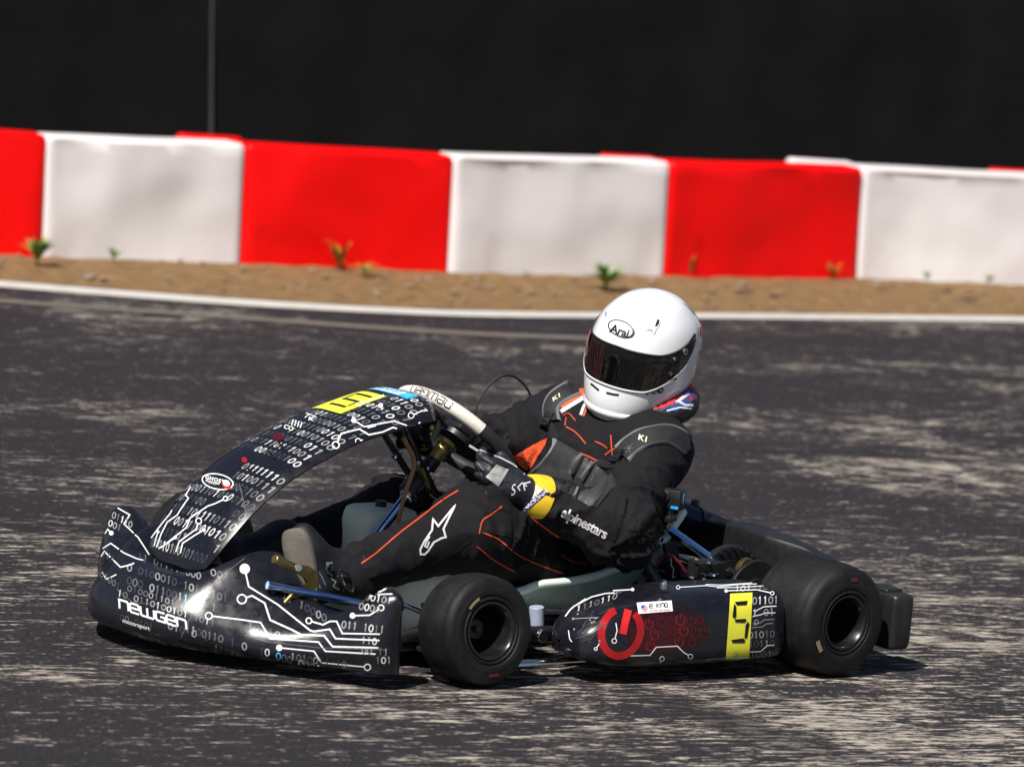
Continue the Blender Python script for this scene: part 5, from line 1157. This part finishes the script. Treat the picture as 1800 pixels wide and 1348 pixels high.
# ---- gloves: palm, four separate fingers and thumb as one surface
def glove(sgn, wr, kn, fingers, thumb, rf=.0128):
    fs = [ellip(*palm) for palm in kn] + [(cap(wr[0], wr[1], .042, .038), .03)]
    for f_ in fingers:
        for k in range(len(f_) - 1): fs.append((cap(f_[k], f_[k + 1], rf - .0008 * k, rf - .0008 * (k + 1)), .006))
    for k in range(len(thumb) - 1): fs.append((cap(thumb[k], thumb[k + 1], .0135 - .001 * k, .0125 - .001 * k), .012))
    allp = np.array([p for f_ in fingers for p in f_] + list(thumb) + list(wr)); lo = allp.min(0) - .07; hi = allp.max(0) + .07
    P, F = sdf_mesh(smin(fs, .02), lo, hi, .003); P = smooth_mesh(P, F, 2); g = M(); g.add(P, [tuple(f) for f in F], mGlove); return g
W0 = Y(948, 876, .222); W1 = Y(905, 858, .212); Kc = Y(880, 838, .195)
def row(a, b, n, off): return [np.array(a) + (np.array(b) - np.array(a)) * i / (n - 1) for i in range(n)]
fing = []
for k, ((kx, ky), (mx, my), (tx, ty), l) in enumerate((((866, 816), (845, 800), (852, 790), 1.0), ((860, 829), (842, 817), (850, 806), 1.05), ((858, 842), (842, 834), (850, 823), 1.0), ((862, 856), (848, 851), (856, 842), .9))):
    fing.append([Y(kx + 14, ky + 2, .208), Y(kx, ky, .203), Y(mx, my, .178 - .004 * k), Y(tx, ty, .140 - .002 * k), Y(tx + 14, ty + 4, .122)])
thumb = [Y(896, 836, .205), Y(889, 815, .192), Y(880, 800, .172), Y(872, 797, .150)]
axp = nrm(Y(868, 830, .2) - W1); upp = nrm(np.cross(axp, (0, 1., 0))); sdp = np.cross(upp, axp)
g = glove(1, (W0, W1), [(Kc, (.056, .028, .046), np.column_stack([axp, nrm(np.cross(upp, axp)), upp]))], fing, thumb)
gb = g.bvh(); D6 = Dec(g, gb, .0009)
D6.quad([(854, 838), (872, 816), (894, 825), (876, 855)], mGloveW, 8, 8); D6.stroke([(843, 791), (866, 799), (880, 805), (900, 815), (915, 826), (922, 834), (935, 838), (943, 848)], 2.6, mGloveW, step=3)
for q in ([(838, 803), (848, 812), (862, 819)], [(840, 814), (848, 824), (852, 826)], [(841, 823), (846, 832), (848, 836)]): D6.stroke(q, 1.6, mVestPipe, step=3)
D6.stroke([(866, 780), (875, 779), (882, 786), (890, 792), (900, 803)], 2., mYellow, step=3)
D6.text('S', (898, 872), (18, -10), (-4, -24), mLav, shear=.3); D6.letters('n', (914, 862), (8, -8), (-4, -6), 2, mLav); D6.stroke([(922, 862), (920, 850), (932, 847)], 2.6, mLav); D6.stroke([(926, 855), (918, 848)], 2., mLav)
hl = g.build('glove', person, PB, auto=0, weld=False)
# yellow cuff
g = M(); ax_ = nrm(W0 - W1); c0 = Y(922, 866, .215); cf = Y(966, 884, .228); ax_ = nrm(cf - c0); L_ = np.linalg.norm(cf - c0) * .62
g.lathe(c0, ax_, [(.030, 0), (.048, .002), (.053, L_ * .3), (.059, L_ * .8), (.060, L_), (.052, L_ + .002), (.044, L_ - .004)], mGloveY, 40); D7 = Dec(g, None, .0009)
D7.quad([(905, 884), (943, 852), (961, 868), (924, 899)], mLav, 10, 8); D7.quad([(916, 893), (956, 860), (961, 868), (924, 899)], mNavyInk, 10, 4, off=.0012)
D7.text('NACIONAL', (922.5, 897.5), (8.9, -7.3), (-4.5, -7.), mLav, off=.0015, bold=.02, spacing=.9); D7.ell((928, 879), (5, -1), (1, 5), mat('emblem_blue', (.02, .08, .40), .5), 12)
g.build('cuff', hl, PB, auto=50)
# right glove on the far side of the rim
W0 = wrR; W1 = wrR + nrm(np.array((.06, .01, .03))) * .04; Kc = W1 + np.array((.035, .01, .022)); axp = nrm(np.array((.76, .1, .5))); sdp = nrm(np.cross((0, 0, 1.), axp)); upp = np.cross(axp, sdp)
fing = []
for k in range(4):
    b0 = Kc + upp * (.03 - .02 * k) + axp * .012 - sdp * -.0; k1 = b0 + axp * .035 + sdp * -.012; fing.append([b0, k1, k1 + axp * .022 + sdp * .024, k1 + axp * .004 + sdp * .050, k1 - axp * .016 + sdp * .052])
thumb = [Kc - axp * .02 + upp * .028, Kc + upp * .045 + sdp * .014, Kc + upp * .042 + sdp * .040 + axp * .01, Kc + upp * .03 + sdp * .058 + axp * .018]
g = glove(-1, (W0, W1), [(Kc, (.050, .022, .040), np.column_stack([axp, sdp, upp]))], fing, thumb); hr = g.build('glove', person, PB, auto=0, weld=False)
g = M(); ax_ = nrm(wrR - elR); g.lathe(wrR - ax_ * .035, ax_, [(.044, -.01), (.050, 0), (.046, .03), (.040, .05), (.03, .052)], mGloveY, 32); g.build('cuff', hr, PB)

# ---- boots
def boot(ank, heel, ball_, toe, nrmv, yv):
    fs = [cap(ank + (ank - heel) * .12, ank, .048, .048), (cap(ank, heel, .050, .038), .04), (cap(ank, ball_, .050, .036), .04), (cap(heel, ball_, .032, .031), .04), (cap(ball_, toe, .031, .026), .03)]
    al = np.array([ank, heel, ball_, toe]); lo = al.min(0) - .075; hi = al.max(0) + .075; hi[2] += .02
    P, F = sdf_mesh(smin(fs, .03), lo, hi, .0045); P = smooth_mesh(P, F, 2); g = M(); g.add(P, [tuple(f) for f in F], mBoot)
    s = M(); ax_ = nrm(toe - heel); n = nrm(nrmv - ax_ * np.dot(nrmv, ax_)); sd = np.cross(n, ax_); L_ = np.linalg.norm(toe - heel) + .055; o = heel - ax_ * .03 + n * .041; rows = []
    outl = []
    for t in np.linspace(0, 2 * math.pi, 44, endpoint=False):
        u = .5 - .5 * math.cos(t); wv = (.026 + .018 * u) * abs(math.sin(t)) ** .55 * math.copysign(1, math.sin(t)); outl.append((u * L_, wv))
    for k, (dz, sc) in enumerate(((-.014, .93), (-.010, 1.0), (.004, 1.02), (.008, .96))): rows.append([o + ax_ * ((u - L_ / 2) * sc + L_ / 2) + sd * wv * sc + n * dz for u, wv in outl])
    s.grid(rows, mRubber, cv=True, capa=True, capb=True); return g, s
heel = Y(556, 1030, .215); toe = Y(532, 938, .195); ball_ = heel + (toe - heel) * .68
g, s = boot(ankL + np.array((.03, 0, -.02)), heel, ball_, toe, np.array((1, .45, .0)), 0)
gb = g.bvh(); D8 = Dec(g, gb, .001)
for q in ([(556, 998), (566, 1014), (572, 1028)], [(552, 1008), (558, 1020), (563, 1034)], [(580, 1015), (590, 1022), (585, 1030), (596, 1036)], [(575, 1005), (584, 1012)], [(600, 1010), (606, 1028), (603, 1040)]): D8.stroke(q, 1.6, G[2] if q[0][0] > 570 else mat('boot_blue_trim', (.10, .16, .25), .5), step=3)
bt = g.build('boot', person, PB, auto=0, weld=False); s.build('sole', bt, PB, auto=50)
g = M(); q0 = Y(568, 996, .255); q1 = Y(590, 988, .255)
c_ = ankL + np.array((.012, 0, -.006)); ax_ = nrm(kneeL - ankL); g.lathe(c_ - ax_ * .006, ax_, [(.0585, 0), (.0615, .002), (.0615, .016), (.0585, .018)], mStrap, 36, closed=True); g.box(Y(578, 994, .262), (.010, .003, .010), mChrome, bev=.002)
P_ = [Y(598, 1000, .268), Y(612, 1008, .27), Y(622, 1028, .27), Y(618, 1040, .268), Y(604, 1030, .268), Y(594, 1012, .268)]; g.tube(P_, .0035, mGrip, 8, closed=False, samples=30); g.build('ankle_strap', bt, PB)
heel = np.array((1.20, -.165, .075)); toe = np.array((1.31, -.155, .235)); ball_ = heel + (toe - heel) * .66
g, s = boot(ankR + np.array((.02, 0, 0.)), heel, ball_, toe, np.array((1, 0, -.6)), 0); bt = g.build('boot', person, PB, auto=0, weld=False); s.build('sole', bt, PB, auto=50)
g = M(); c_ = ankR + np.array((.02, 0, -.005)); ax_ = nrm(kneeR - ankR); g.lathe(c_, ax_, [(.054, 0), (.0565, .002), (.0565, .010), (.054, .012)], mBlueTrim, 36, closed=True); g.build('heel_trim', bt, PB)
